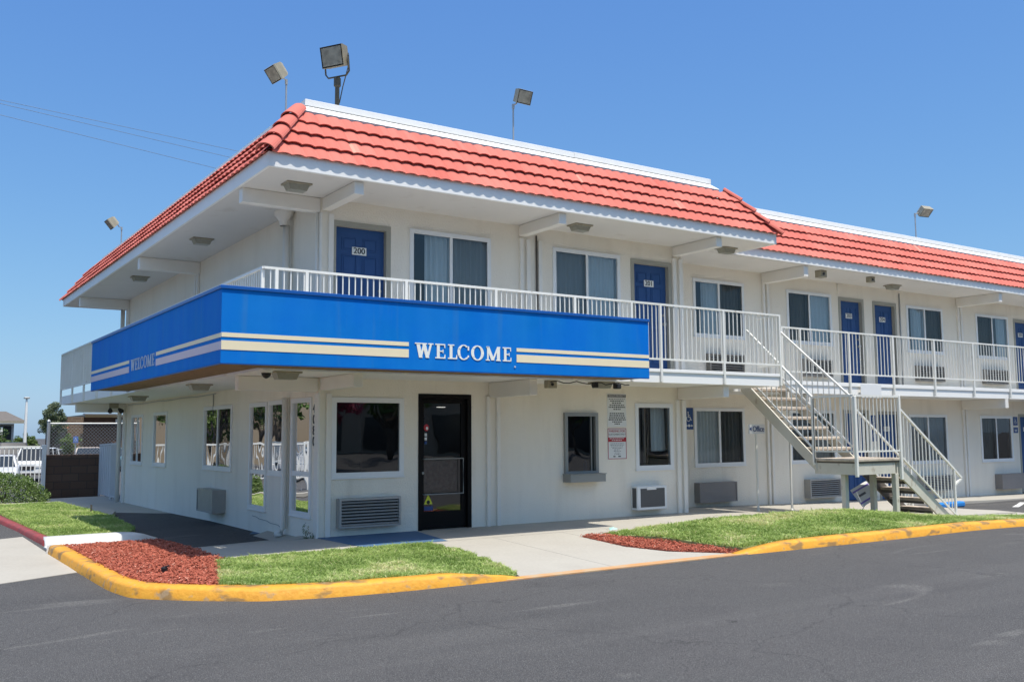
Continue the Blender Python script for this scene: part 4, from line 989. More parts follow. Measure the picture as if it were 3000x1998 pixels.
# --- soffit lights
def slight(x, y, z, label, w_=.30, l_=.20):
    o = empty('soffit_light', (x, y, z), label, 'light fixture', 'soffit lights')
    mb = MB(); mb.bbox(x-w_/2-.03, x+w_/2+.03, y-l_/2-.03, y+l_/2+.03, z-.022, z-.001, .005); mb.build('housing', K['fixt'], o)
    mb = MB(); a, b = w_/2, l_/2; mb.add([(x-a, y-b, z-.022), (x+a, y-b, z-.022), (x+a, y+b, z-.022), (x-a, y+b, z-.022), (x-a*.8, y-b*.8, z-.10), (x+a*.8, y-b*.8, z-.10), (x+a*.8, y+b*.8, z-.10), (x-a*.8, y+b*.8, z-.10)], [(4, 7, 6, 5), (0, 4, 5, 1), (1, 5, 6, 2), (2, 6, 7, 3), (3, 7, 4, 0)])
    mb.build('lens', K['ulens'], o)
zu = ZS-.012
for x, y, lb in ((-.58, -.55, 'boxy soffit light at the front corner above door 200'), (-.62, 3.81, 'soffit light under the left eave, nearest the front corner of the side wall'), (-.60, 8.5, 'soffit light under the left eave, farther back between the side beams'), (4.30, -.56, 'soffit light upstairs right of the middle beam'), (7.82, -.46, 'soffit light under the right end of the front eave')): slight(x, y, zu, lb)
slight(14.42, .58, ZS-.031, 'soffit light upstairs above doors 203 and 204')
for x, y, lb in ((-.86, -1.0, 'soffit light under the balcony corner beside the dome camera'), (-.98, 2.45, 'soffit light under the side balcony above the paired side windows'), (-.78, 7.5, 'soffit light under the side balcony near the back gate'), (4.40, -.93, 'soffit light under the front balcony above the service window')): slight(x, y, ZL-.001, lb)
def scam(x, y, z, lb, s=.1):
    o = empty('security_camera', (x, y, z), lb, 'camera', 'security cameras')
    MB().bbox(x-s, x+s, y-s*.8, y+s*.8, z-s*1.5, z-.001, .008).build('housing', K['fixt'], o); MB().tube([(x-s*.2, y-s*.8, z-s*.8), (x-s*.2, y-s*1.0, z-s*.8)], s*.3, 10).build('lens', K['black'], o)
scam(11.3, .15, ZS-.031, 'square camera under the right eave beside the beam above the stair'); scam(12.95, .12, ZS-.031, 'small square camera under the right eave left of door 203', .08)
scam(3.38, -.95, ZL-.001, 'small square camera under the front balcony beside the lower beam', .08); 
o = empty('dome_camera', (-1.15, -1.15, ZL), 'dark dome camera under the balcony corner', 'camera')
mb = MB(); mb.tube([(-1.15, -1.1, ZL-.001), (-1.15, -1.1, ZL-.03)], .075, 16); mb.build('base', K['white'], o)
mb = MB(); mb.tube([(-1.15, -1.1, ZL-.03), (-1.15, -1.1, ZL-.06), (-1.15, -1.1, ZL-.085), (-1.15, -1.1, ZL-.1)], [.062, .055, .035, .012], 14); mb.build('dome', K['black'], o, smooth=True)
o = empty('vent_cap', (-.3, 12.3, 2.1), 'dark twin lamp head under the side balcony near the back gate', 'light fixture')
mb = MB(); mb.box(-.42, -.22, 12.1, 12.2, 2.12, ZL-.001); mb.build('base', K['fixt'], o)
mb = MB(); mb.tube([(-.42, 12.05, 2.1), (-.45, 11.9, 2.04)], [.03, .06], 10); mb.tube([(-.22, 12.05, 2.1), (-.19, 11.9, 2.04)], [.03, .06], 10); mb.build('lamp_head', K['acd'], o)
o.name = 'twin_lamp'; OFF['twin_lamp'] = Vector(o.location)
mb = MB(); mb.tube([(3.2+.12*i, -1.2+.02*math.sin(i*3), 2.20+.02*math.sin(i*1.9)) for i in range(14)], .008, 5); mb.bbox(3.98, 4.06, -1.28, -1.2, 2.13, 2.2, .01); mb.bbox(4.42, 4.52, -1.28, -1.18, 2.12, 2.2, .01)
tag(mb.build('loose_cable', K['acd']), 'loose dark cable with junction boxes under the blue sign', 'cable')
# --- roof floodlights
def flood(x, y, zbase, ztop, ang, tilt, s, arm, label, big=False, zh=None):
    o = empty('floodlight', (x, y, zbase), label, 'floodlight', 'floodlights on the roof')
    mb = MB(); r = .035 if big else .016
    mb.tube([(x, y, zbase), (x, y, ztop)], r, 10)
    if big: mb.tube([(x, y, ztop-.12), (x, y, ztop-.10), (x, y, ztop+.02), (x, y, ztop+.05)], [r, .055, .055, .03], 12)
    else: mb.tube([(x, y, ztop-.09), (x, y, ztop)], r*1.6, 8)
    mb.build('pole', K['steel' if not big else 'bronze'], o, smooth=False)
    d = Vector((math.sin(ang), -math.cos(ang), 0))       # facing
    Rm = Matrix.Rotation(ang, 3, 'Z') @ Matrix.Rotation(tilt, 3, 'X')     # local -Y is the lens
    c = Vector((x, y, ztop))+Vector((arm[0], arm[1], arm[2]))
    mb = MB(); a, b, h = s*.62, s*.42, s*.5
    loc = []
    for yy, ax, az in ((-b, 1.0, 1.0), (-b+.03, 1.03, 1.03), (-b+.05, 1.0, 1.0), (b*.45, .92, .92), (b, .6, .66)):
        for sx_, sz_ in ((-1, -1), (1, -1), (1, 1), (-1, 1)): loc.append(c+Rm @ Vector((sx_*a*ax, yy, sz_*h*az)))
    n = 4; mb.add(loc, [(i*n+k, i*n+(k+1) % n, (i+1)*n+(k+1) % n, (i+1)*n+k) for i in range(4) for k in range(4)]+[(19, 18, 17, 16)])
    mb.build('lamp_head', K['fixt'] if not big else mat('weathered_beige_metal', (.30, .255, .17), .6, var=(8, .6, (.2, .16, .1), 6)), o)
    mb = MB(); mb.quad(*[c+Rm @ Vector(q) for q in ((-a*.9, -b+.004, -h*.88), (a*.9, -b+.004, -h*.88), (a*.9, -b+.004, h*.88), (-a*.9, -b+.004, h*.88))]); mb.build('lens', K['lens'], o)
    mb = MB()
    if big:
        L_ = c+Rm @ Vector((-a-.02, 0, 0)); R_ = c+Rm @ Vector((a+.02, 0, 0)); bt = Vector((x, y, ztop+.05)); sd = (R_-L_).normalized()
        mb.tube([L_, bt-sd*(a+.02)+Vector((0, 0, .06)), bt-sd*(a-.03)+Vector((0, 0, .0)), bt, bt+sd*(a-.03), bt+sd*(a+.02)+Vector((0, 0, .06)), R_], .014, 8)
        mb.tube([R_+Vector((0, 0, .03)), R_-Vector((0, 0, .2)), (x+.09, y, ztop-.1), (x+.04, y, ztop-.35), (x-.05, y, ztop-.55), (x-.07, y, zbase)], .009, 6)
    else:
        mb.tube([(x, y, ztop-.02), (x+arm[0]*.3, y+arm[1]*.3, ztop), c+Rm @ Vector((0, b*.8, -h*.5))], .014, 8)
    mb.build('bracket', K['bronze'] if big else K['steel'], o)
#FLOODS
flood(.50, .62, 5.9, 6.90, R(-58), R(14), .315, (-.05, -.07, .33), 'large beige floodlight on a dark post, biggest of the roof lamps', True)
flood(.5, 2.84, 5.9, 7.62, R(-82), R(38), .27, (-.20, -.10, .06), 'beige floodlight tilted down on a thin pole left of the big roof lamp')
flood(4.38, 1.5, 5.9, 7.52, R(2), R(22), .25, (.13, -.1, .14), 'floodlight turned right on a thin dark pole over the middle of the front roof')
flood(16.88, 1.5, 5.9, 7.02, R(-12), R(48), .25, (.26, -.1, .08), 'distant floodlight turned right over the right-hand roof')
flood(.33, 15.2, 5.2, 7.28, R(-88), R(40), .28, (-.27, -.1, .08), 'small distant floodlight at the far left end of the roof')
# --- wall signs
def signp(name, fn, u0, u1, z0, z1, label, cat, build, mats, d=-.006):
    o = empty(name, fn((u0+u1)/2, z0, 0), label, cat); mb = MB(); bx(mb, fn, u0, u1, z0, z1, d, -.001, 0); build(mb); mb.build('sign_face', mats, o); return o
def dashes(mb, fn, uc, w_, z, h, mi, d=-.008):
    u = uc-w_/2
    while u < uc+w_/2-.01:
        l = random.uniform(.018, .05); l = min(l, uc+w_/2-u); mb.quad(fn(u, z, d), fn(u+l, z, d), fn(u+l, z+h, d), fn(u, z+h, d), mi); u += l+.012
def sA(mb):
    mb.quad(F(5.285, 2.045, -.0075), F(5.695, 2.045, -.0075), F(5.695, 2.095, -.0075), F(5.285, 2.095, -.0075), 1); text_on(mb, 'PRIVATE PROPERTY', .042, F, 5.49, 2.07, -.009, 2)
    z = 2.01
    for i, (w_, h) in enumerate(((.36, .010), (.30, .016), (.22, .016), (.33, .016), (.37, .020), (.16, .018), (0, 0), (.33, .018), (.34, .018), (.36, .018), (.38, .020), (.22, .018), (.12, .018))):
        if w_: dashes(mb, F, 5.49, w_, z, h, 3)
        z -= .036
def sB(mb):
    for q in ((5.275, 5.69, 1.50, 1.51), (5.275, 5.69, .985, .995), (5.275, 5.287, .995, 1.50), (5.678, 5.69, .995, 1.50)): mb.quad(F(q[0], q[2], -.0075), F(q[1], q[2], -.0075), F(q[1], q[3], -.0075), F(q[0], q[3], -.0075), 3)
    text_on(mb, 'PARKING FOR', .056, F, 5.482, 1.462, -.008, 1, bold=.001); text_on(mb, 'CUSTOMERS ONLY', .044, F, 5.482, 1.405, -.008, 2)
    mb.quad(F(5.287, 1.28, -.0075), F(5.678, 1.28, -.0075), F(5.678, 1.355, -.0075), F(5.287, 1.355, -.0075), 1); dashes(mb, F, 5.482, .34, 1.33, .013, 0, -.009); dashes(mb, F, 5.482, .24, 1.30, .013, 0, -.009)
    for i, w_ in enumerate((.3, .3, .28, .22, .14, .16, .12, .14)): dashes(mb, F, 5.482, w_, 1.245-.026*i, .008, 4)
    mb.quad(F(5.39, 1.02, -.0075), F(5.44, 1.02, -.0075), F(5.44, 1.038, -.0075), F(5.39, 1.038, -.0075), 2); mb.quad(F(5.50, 1.02, -.0075), F(5.56, 1.02, -.0075), F(5.56, 1.038, -.0075), F(5.50, 1.038, -.0075), 2)
signp('notice_sign', F, 5.275, 5.70, 1.54, 2.11, 'white notice reading PRIVATE PROPERTY mounted above the red parking sign', 'sign', sA, [K['signw'], K['signg'], K['signw'], K['black']])
signp('parking_sign', F, 5.27, 5.695, .98, 1.515, 'red and white sign reading PARKING FOR CUSTOMERS ONLY', 'sign', sB, [K['signw'], K['signr'], K['black'], K['signr'], K['signg']])
def wheelchair(mb, fn, u, z, s, mi, d):
    T = lambda a, b: (u+a*s, z+b*s)
    def st(a, b, w_):
        ax, ay = T(*a); bx_, by = T(*b); dx, dy = bx_-ax, by-ay; L = math.hypot(dx, dy); nx, ny = -dy/L*w_*s/2, dx/L*w_*s/2
        mb.prism([(ax+nx, ay+ny), (ax-nx, ay-ny), (bx_-nx, by-ny), (bx_+nx, by+ny)], fn, d-.001, d, mi)
    n = 14
    for i in range(n):
        t0 = lerp(2.2, 6.6, i/n); t1 = lerp(2.2, 6.6, (i+1)/n); r0, r1 = .30, .38
        mb.prism([T(-.05+r1*math.cos(t0), -.2+r1*math.sin(t0)), T(-.05+r1*math.cos(t1), -.2+r1*math.sin(t1)), T(-.05+r0*math.cos(t1), -.2+r0*math.sin(t1)), T(-.05+r0*math.cos(t0), -.2+r0*math.sin(t0))], fn, d-.001, d, mi)
    mb.prism([T(-.1+.1*math.cos(k*.628), .62+.1*math.sin(k*.628)) for k in range(10)], fn, d-.001, d, mi)
    st((-.1, .5), (-.04, -.05), .13); st((-.06, .22), (.24, .22), .08); st((-.04, -.02), (.28, -.02), .11); st((.28, .0), (.42, -.42), .1); st((.4, -.42), (.54, -.36), .09)
def sH(mb):
    wheelchair(mb, G, 8.22, 1.735, .15, 1, -.009)
    mb.prism([(8.12, 1.565), (8.16, 1.59), (8.16, 1.54)], G, -.010, -.009, 1); mb.prism([(8.33, 1.565), (8.29, 1.59), (8.29, 1.54)], G, -.010, -.009, 1); mb.prism([(8.155, 1.558), (8.295, 1.558), (8.295, 1.572), (8.155, 1.572)], G, -.0103, -.0093, 1); mb.prism([(8.205, 1.54), (8.245, 1.54), (8.245, 1.59), (8.205, 1.59)], G, -.011, -.0105, 1)
signp('accessible_sign', G, 8.09, 8.345, 1.49, 1.92, 'blue wheelchair sign with an arrow at the wall corner beside the parking notices', 'sign', sH, [K['hc'], K['signw']])
def sH2(u, z, fnn=G):
    def f(mb): wheelchair(mb, fnn, u, z, .11, 1, -.009)
    return f
signp('accessible_sign', G, 20.18, 20.40, 1.56, 1.79, 'blue wheelchair sign at far right beside the end window', 'sign', sH2(20.28, 1.67), [K['hc'], K['signw']])
def sT(mb): dashes(mb, G, 20.29, .12, 1.43, .02, 1); dashes(mb, G, 20.29, .10, 1.40, .02, 1)
signp('room_sign', G, 20.18, 20.40, 1.36, 1.51, 'small blue plate under the far-right wheelchair sign', 'sign', sT, [K['hc'], K['signw']])
def sH3(mb): wheelchair(mb, G, 14.11, 1.66, .12, 1, -.009); wheelchair(mb, G, 14.11, 1.35, .08, 1, -.009)
signp('accessible_sign', G, 14.0, 14.22, 1.2, 1.8, 'tall blue wheelchair sign between the ground-floor blue doors behind the landing railing', 'sign', sH3, [K['hc'], K['signw']])
# office arrow sign on post
o = empty('office_sign', (8.69, -.26, -.06), 'white sign with a left arrow reading Office on a thin post', 'sign')
mb = MB(); mb.tube([(8.69, -.26, -.07), (8.69, -.26, 1.42)], .022, 8); mb.tube([(8.69, -.26, -.08), (8.69, -.26, -.03)], [.06, .03], 8); mb.build('post', K['rail'], o)
OFn = lambda u, v, d: (u, -.30+d, v)
mb = MB(); mb.box(8.46, 8.90, -.296, -.286, 1.40, 1.575)
mb.prism([(8.475, 1.49), (8.525, 1.525), (8.525, 1.455)], OFn, -.003, .002, 1); text_on(mb, 'Office', .15, OFn, 8.715, 1.485, -.002, 1, sx=.84, bold=.002)
mb.build('sign_face', [K['signw'], K['hc']], o)
o = empty('post', (9.5, -.38, -.08), 'bare thin grey post on the walk right of the office arrow sign', 'post')
mb = MB(); mb.tube([(9.5, -.38, -.09), (9.5, -.38, 2.2)], .022, 8); mb.tube([(9.5, -.38, -.09), (9.5, -.38, -.03)], [.06, .03], 8); mb.build('shaft', K['rail'], o)
# purple folded yard sign leaning by the stair
o = empty('yard_sign', (10.2, -1.5, -.09), 'tilted purple and white wire-leg yard sign under the stair landing', 'sign')
mb = MB(); Rm = Matrix.Rotation(R(-18), 3, 'Y') @ Matrix.Rotation(R(-30), 3, 'X'); c = Vector((9.85, -1.75, .30))
def ys(a, b, cc, d, dd, mi): mb.add([c+Rm @ Vector(q) for q in ((a, dd, cc), (b, dd, cc), (b, dd, d), (a, dd, d), (a, dd+.006, cc), (b, dd+.006, cc), (b, dd+.006, d), (a, dd+.006, d))], [(0, 1, 2, 3), (7, 6, 5, 4), (0, 4, 5, 1), (1, 5, 6, 2), (2, 6, 7, 3), (3, 7, 4, 0)], mi)
ys(-.25, .25, -.18, .18, 0, 0); ys(-.24, .24, .10, .13, -.003, 1); ys(-.24, .24, -.13, -.10, -.003, 1); ys(-.16, .04, -.01, .03, -.003, 2)
mb.build('panel', [K['signw'], K['purple'], K['signg']], o)
mb = MB()
for a in (-.16, .16): mb.tube([c+Rm @ Vector((a, .003, -.17)), (c.x+a*.9, c.y+.05, -.10)], .006, 5)
mb.build('wire_leg', K['steel'], o)
# ------------------------------------------------------------------ stair
ST = empty('outdoor_staircase', (9.0, -1.4, -.1), 'cream painted steel staircase with concrete treads and a landing between balcony and walk', 'staircase')
XA, XB = 8.5, 9.56; LZ = .97; LY0, LY1 = -2.62, -1.74; LX1 = 9.70
rise = .185; run = .235
def tread(x0, x1, y0, y1, zt, ax): 
    mb = MB(); mb.bbox(x0, x1, y0, y1, zt-.055, zt, .012); mb.build('tread', K['tread'], ST)
for j in range(1, 8):
    yf = LY1-.02+run*(j-1); tread(XA+.045, XB-.045, yf, yf+.27, LZ+rise*j, 'y')
for x in (XA, XB):
    mb = MB(); y0, z0 = LY1-.06, LZ-.10; y1, z1 = Y2-.005, LZ+rise*8-.10
    h = .22
    mb.add([(x+s*.018, y, z) for s in (-1, 1) for y, z in ((y0, z0-.14), (y0, z0+.08), (y1-.12, z1+.02), (y1, z1+.04), (y1, z1-.14))], [(0, 1, 2, 3, 4), (9, 8, 7, 6, 5), (0, 5, 6, 1), (1, 6, 7, 2), (2, 7, 8, 3), (3, 8, 9, 4), (4, 9, 5, 0)])
    mb.build('stringer', K['stair'], ST)
mb = MB(); mb.bbox(XA-.02, LX1, LY0, LY1, LZ-.05, LZ, .008); mb.build('landing', K['tread'], ST)
mb = MB(); mb.box(XA-.005, XA+.04, LY0+.03, LY1-.01, LZ-.27, LZ-.052); mb.box(XA+.041, LX1-.12, LY0+.03, LY0+.07, LZ-.27, LZ-.052); mb.box(XA+.041, LX1-.01, LY1-.05, LY1-.01, LZ-.27, LZ-.052); mb.box(LX1-.12, LX1-.02, LY0+.1, LY1-.1, LZ-.2, LZ-.055)
mb.build('landing_beam', K['stair'], ST)
mb = MB(); mb.bbox(XA-.012, LX1-.005, LY0+.012, LY1-.005, LZ-.078, LZ-.0515, .003); mb.build('landing_edge', K['dsteel'], ST)
for x, y in ((XA+.10, -2.28), (LX1-.13, -2.14), (LX1-.08, LY0+.07)): MB().bbox(x-.045, x+.045, y-.045, y+.045, -.16, LZ-.272, .006).build('post', K['stair'], ST)
# lower flight towards +X
FX1 = 11.05; n2 = 5; GZ = -.14
for j in range(1, n2+1):
    zt = LZ-(LZ-GZ)/(n2+1)*j; x = LX1+(FX1-LX1)/(n2+.3)*(j-1)
    mb = MB(); mb.bbox(x, x+.28, LY0+.09, LY1-.09, zt-.05, zt, .01); mb.build('tread', K['tread'], ST)
    mb = MB(); mb.box(x+.001, x+.02, LY0+.1, LY1-.1, zt-.10, zt-.052); mb.build('tread_angle', K['dsteel'], ST)
for y, mt in ((LY0+.06, 'stair'), (LY1-.06, 'dsteel')):
    mb = MB(); z0 = LZ-.06; mb.add([(x, y+s*.018, z) for s in (-1, 1) for x, z in ((LX1-.06, z0-.20), (LX1-.06, z0+.04), (FX1+.12, GZ+.06), (FX1+.12, GZ-.02), (FX1-.12, GZ-.02))], [(0, 1, 2, 3, 4), (9, 8, 7, 6, 5), (0, 5, 6, 1), (1, 6, 7, 2), (2, 7, 8, 3), (3, 8, 9, 4), (4, 9, 5, 0)])
    mb.build('stringer', K[mt], ST)
def srail(P0, P1, ht, hb, n, posts=(), name='handrail', mt='rail'):
    """sloping rail between foot points; top at +ht, bottom at +hb"""
    P0 = Vector(P0); P1 = Vector(P1); mb = MB(); z = Vector((0, 0, 1))
    mb.bar(P0+z*ht, P1+z*ht, .04, .034); mb.bar(P0+z*hb, P1+z*hb, .026, .026)
    for i in range(1, n): 
        p = P0.lerp(P1, i/n); mb.bar(p+z*(hb+.005), p+z*(ht-.01), .0135, .0135)
    for q in posts: p = P0.lerp(P1, q); mb.bar(p-z*.12, p+z*ht, .036, .036)
    return mb.build(name, K[mt], ST)
zt8 = ZT; 
# upper flight rails
srail((XB+.03, LY1-.02, LZ+.04), (XB+.03, Y2-.04, ZT-.06), 1.04-.02, .12, 13, (0,))
srail((XA-.03, LY1-.02, LZ+.04), (XA-.03, Y2-.2, ZT-.12), 1.02, .12, 13, (0,))
mb = MB(); mb.bar((XB+.03, Y2-.04, 3.18), (XB+.03, Y2-.04, 3.5), .036, .036); mb.build('handrail_post', K['rail'], ST)
# landing rails (left side and front)
srail((XA-.02, LY1-.02, LZ), (XA-.02, LY0, LZ), 1.06, .12, 9, (0, 1)); srail((XA-.02, LY0, LZ), (LX1, LY0, LZ), 1.06, .12, 12, (1,)); 
MB().bbox(XA-.05, XA+.0, LY0-.03, LY0+.02, LZ-.30, LZ+1.05, .004).build('handrail_post', K['rail'], ST)
MB().bbox(LX1-.02, LX1+.03, LY0-.03, LY0+.02, LZ-.38, LZ+1.08, .004).build('handrail_post', K['rail'], ST)
# back side landing rail
srail((XB+.03, LY1, LZ), (LX1, LY1, LZ), 1.06, .12, 2, (1,))
# lower flight rails
srail((LX1+.02, LY0, LZ-.08), (FX1+.25, LY0, GZ-.06), .93, .10, 15, (1,)); srail((LX1+.02, LY1, LZ-.08), (FX1+.25, LY1, GZ-.06), .93, .10, 15, (1,))
mb = MB(); mb.bar((FX1+.25, LY0, GZ+.87), (FX1+.48, LY0, GZ+.70), .04, .034); mb.bar((FX1+.48, LY0, GZ+.70), (FX1+.25, LY0, GZ+.58), .04, .034); mb.build('handrail_return', K['rail'], ST)
# ------------------------------------------------------------------ left background: block wall, gate, chain link, picket fence
BY = 15.98
o = tag(MB().bbox(-1.28, .1, BY, BY+.2, -.4, .945, .008).build('block_wall', K['block']), 'low brown concrete block wall behind the side walk', 'wall')
o = empty('sheet_gate', (0, 14, -.2), 'white sheet metal gate between the block wall and the building', 'gate')
def panel(a, b, name='gate_panel'):
    a = Vector(a); b = Vector(b); d = (b-a).normalized(); mb = MB(); L = (b-a).length
    mb.bar(a+Vector((0, 0, .62)), b+Vector((0, 0, .62)), .02, 1.3); mb.build(name, K['gate'], o)
    mb = MB()
    for p in (a, b): mb.bar(p+Vector((0, 0, -.1)), p+Vector((0, 0, 1.32)), .05, .05)
    for z in (-.02, 1.3): mb.bar(a+Vector((0, 0, z)), b+Vector((0, 0, z)), .045, .04)
    for i in range(1, 6): p = a.lerp(b, i/6)-Vector((.018, 0, 0)); mb.bar(p+Vector((0, 0, .0)), p+Vector((0, 0, 1.28)), .012, .03)
    mb.build('gate_frame', K['gate'], o)
panel((.08, 15.75, -.1), (-.10, 13.35, -.06)); panel((-.10, 13.28, -.06), (-.10, 12.75, -.05))
o = empty('chain_link_fence', (-1.2, BY+.6, -.3), 'chain link fence with steel posts above the block wall', 'fence')
cy = BY+.3
mb = MB(); mb.tube([(-1.18, cy, -.3), (-1.18, cy, 1.86)], .045, 10); mb.tube([(-1.18, cy, 1.86), (-1.18, cy, 1.91)], [.055, .02], 10); mb.build('post', K['steel'], o)
mb = MB(); mb.tube([(-1.18, cy, 1.80), (2.5, cy, 1.80)], .022, 8); mb.build('top_rail', K['white'], o)
mb = MB(); s = .095; x = -1.18-1.3
while x < 2.5:
    for sg in (1, -1):
        a = (x if sg > 0 else x+1.35); p0 = Vector((a, cy+.02, .5)); p1 = Vector((a+sg*1.28, cy+.02, 1.78))
        # clip to x>-1.15
        if sg > 0 and p0.x < -1.15: t = (-1.15-p0.x)/1.28; p0 = p0.lerp(p1, t) if t < 1 else None
        if sg < 0 and p0 is not None and p1.x < -1.15: t = (p0.x+1.15)/1.28; p1 = p0.lerp(p1, t) if t > 0 else None
        if p0 is not None and p1 is not None: mb.bar(p0, p1, .0055, .0055)
    x += s
mb.build('wire_mesh', K['steel'], o)
# white picket-style rail fence left of the block wall, running on past the frame
FW = empty('rail_fence', (-3, 16, -.3), 'white tubular rail fence behind the clipped bush at far left', 'fence')
mb = MB(); fy = 15.9
mb.bar((-9, fy, 1.17), (-1.31, fy, 1.17), .05, .05); mb.bar((-9, fy, .12), (-1.31, fy, .12), .04, .04)
x = -1.42
while x > -9: mb.bar((x, fy, .12), (x, fy, 1.15), .022, .022); x -= .107
mb.build('fence_panel', K['white'], FW)
for x in (-1.32, -3.7, -6.2, -8.9): MB().bbox(x-.05, x+.05, fy-.05, fy+.05, -.3, 1.22, .006).build('post', K['white'], FW)
# fence that the side windows reflect (outside the frame, left of the driveway)
FW2 = empty('rail_fence', (-13, 8, -.2), 'white tubular rail fence across the side drive, seen as a reflection in the side windows', 'fence')
mb = MB(); fx = -11.5
mb.bar((fx, 0, 1.1), (fx, 34, 1.1), .05, .05); mb.bar((fx, 0, .1), (fx, 34, .1), .04, .04)
y = .2
while y < 34: mb.bar((fx, y, .1), (fx, y, 1.1), .022, .022); y += .15
mb.build('fence_panel', K['white'], FW2)
# ------------------------------------------------------------------ plants
def leafcloud(mb, ts, c, rad, n, ls, base=.5):
    c = Vector(c)
    for _ in range(n):
        while True:
            p = Vector((random.uniform(-1, 1), random.uniform(-1, 1), random.uniform(-1, 1)))
            if .15 < p.length < 1: break
        p = p*(p.length**-.45 if p.length > .05 else 1); q = Vector((p.x*rad[0], p.y*rad[1], p.z*rad[2]))+c
        a = Vector((random.gauss(0, 1), random.gauss(0, 1), random.gauss(0, 1))).normalized(); b = a.cross(Vector((random.gauss(0, 1), random.gauss(0, 1), random.gauss(0, 1)))).normalized()
        l = ls*random.uniform(.6, 1.3); w_ = l*.42; k = len(mb.v)
        mb.v += [tuple(q-a*l*.5), tuple(q+b*w_*.5), tuple(q+a*l*.5), tuple(q-b*w_*.5)]; mb.f.append((k, k+1, k+2, k+3)); mb.m.append(0)
        t = min(1, max(0, base+random.gauss(0, .2))); ts += [t]*4
def tree(x, y, z0, h, cr, label, group, mt='leaf_g', n=70, lpc=70, ls=.22, trunk=None, droop=0, cat='tree', name='tree', seed=1):
    rnd = random.Random(seed); o = empty(name, (x, y, z0), label, cat, group)
    th = h*(.42 if trunk is None else trunk); mb = MB()
    mb.tube([(x, y, z0), (x+.05*h*rnd.uniform(-1, 1)*.5, y, z0+th*.5), (x, y, z0+th)], [h*.028, h*.021, h*.016], 8)
    cc = Vector((x, y, z0+h-cr[2]))
    cents = []
    for i in range(n):
        while True:
            p = Vector((rnd.uniform(-1, 1), rnd.uniform(-1, 1), rnd.uniform(-1, 1)))
            if .25 < p.length < 1: break
        p.normalize(); p *= rnd.uniform(.45, 1)*(.8+.35*noise.noise(p*1.7+Vector((seed*3.1, 0, 0))))
        cents.append(cc+Vector((p.x*cr[0], p.y*cr[1], p.z*cr[2])))
    for q in cents[::5]:
        m0 = Vector((x, y, z0+th*rnd.uniform(.6, 1))); mid = m0.lerp(q, .5)+Vector((0, 0, .03*h)); mb.tube([m0, mid, q], [h*.010, h*.006, h*.002], 5, caps=False)
    mb.build('trunk', K['bark'], o, smooth=True)
    mb = MB(); ts = []
    for q in cents:
        r = cr[0]*rnd.uniform(.13, .27); b = .45+rnd.gauss(0, .13)
        leafcloud(mb, ts, q, (r, r, r*(.7+droop)), lpc, ls, b)
    mb.build('crown', K[mt], o, tints=ts); return o
def bush(x, y, z0, rx, ry_, rz, label, group=None, n=9000, ls=.05, mt='leaf_b', seed=2):
    rnd = random.Random(seed); o = empty('bush', (x, y, z0), label, 'bush', group)
    mb = MB()
    for i in range(9): mb.tube([(x+rnd.uniform(-.3, .3)*rx, y+rnd.uniform(-.3, .3)*ry_, z0), (x+rnd.uniform(-.8, .8)*rx, y+rnd.uniform(-.8, .8)*ry_, z0+rz*.8)], [.02, .006], 5)
    mb.build('stem', K['bark'], o)
    mb = MB(); ts = []
    for i in range(n):
        a = rnd.uniform(0, 6.283); u = rnd.uniform(-.1, 1); r = (1-max(0, u)**2.6)**.5 if u < 1 else 0
        lump = 1+.10*noise.noise(Vector((math.cos(a)*2.2, math.sin(a)*2.2, u*2.2+seed)))+.05*noise.noise(Vector((math.cos(a)*7, math.sin(a)*7, u*7+seed)))
        s = rnd.uniform(.82, 1.02)*lump; q = Vector((x+math.cos(a)*r*rx*s, y+math.sin(a)*r*ry_*s, z0+max(.02, u)*rz*s))
        d = Vector((rnd.gauss(0, 1), rnd.gauss(0, 1), rnd.gauss(0, 1)+.4)).normalized(); b = d.cross(Vector((rnd.gauss(0, 1), rnd.gauss(0, 1), rnd.gauss(0, 1)))).normalized()
        l = ls*rnd.uniform(.6, 1.3); w_ = l*.5; k = len(mb.v)
        mb.v += [tuple(q-d*l*.5), tuple(q+b*w_*.5), tuple(q+d*l*.5), tuple(q-b*w_*.5)]; mb.f.append((k, k+1, k+2, k+3)); mb.m.append(0)
        ts += [min(1, max(0, .45+.25*noise.noise(q*5)+rnd.gauss(0, .2)))]*4
    mb.build('foliage', K[mt], o, tints=ts); return o
bush(-2.75, 13.6, -.28, 1.25, 1.0, .88, 'clipped round green bush in front of the white rail fence at far left', n=14000, ls=.055)
# far trees
tree(4.5, 55, -.85, 4.75, (.95, 1.0, 1.45), 'tall grey-green tree, tallest at left, beside the brown brick building', 'trees across the far lot', 'leaf_o', 110, 90, .13, .35, .3, seed=4)
tree(1.0, 60, -.8, 3.3, (1.9, 1.5, 1.35), 'broad dark green tree in front of the hip-roofed building, left of the lamp post', 'trees across the far lot', 'leaf_g', 60, 70, .20, .35, seed=5)
tree(-1.9, 62, -.8, 3.0, (1.7, 1.5, 1.3), 'dark green tree at the extreme left edge', 'trees across the far lot', 'leaf_g', 50, 70, .20, .35, seed=6)
tree(4.35, 66, -.8, 2.8, (1.0, 1.0, 1.0), 'small bright green tree between the lamp post and the fence post', 'trees across the far lot', 'leaf_b', 40, 60, .17, .3, seed=7)
tree(6.0, 58, -.8, 2.7, (.8, .8, 1.0), 'small light green tree under the tall grey-green one', 'trees across the far lot', 'leaf_b', 40, 60, .15, .3, seed=8)
tree(3.1, 75, -.8, 3.1, (1.0, 1.0, 1.1), 'thin olive tree right behind the lamp post', 'trees across the far lot', 'leaf_o', 40, 50, .18, .35, seed=9)
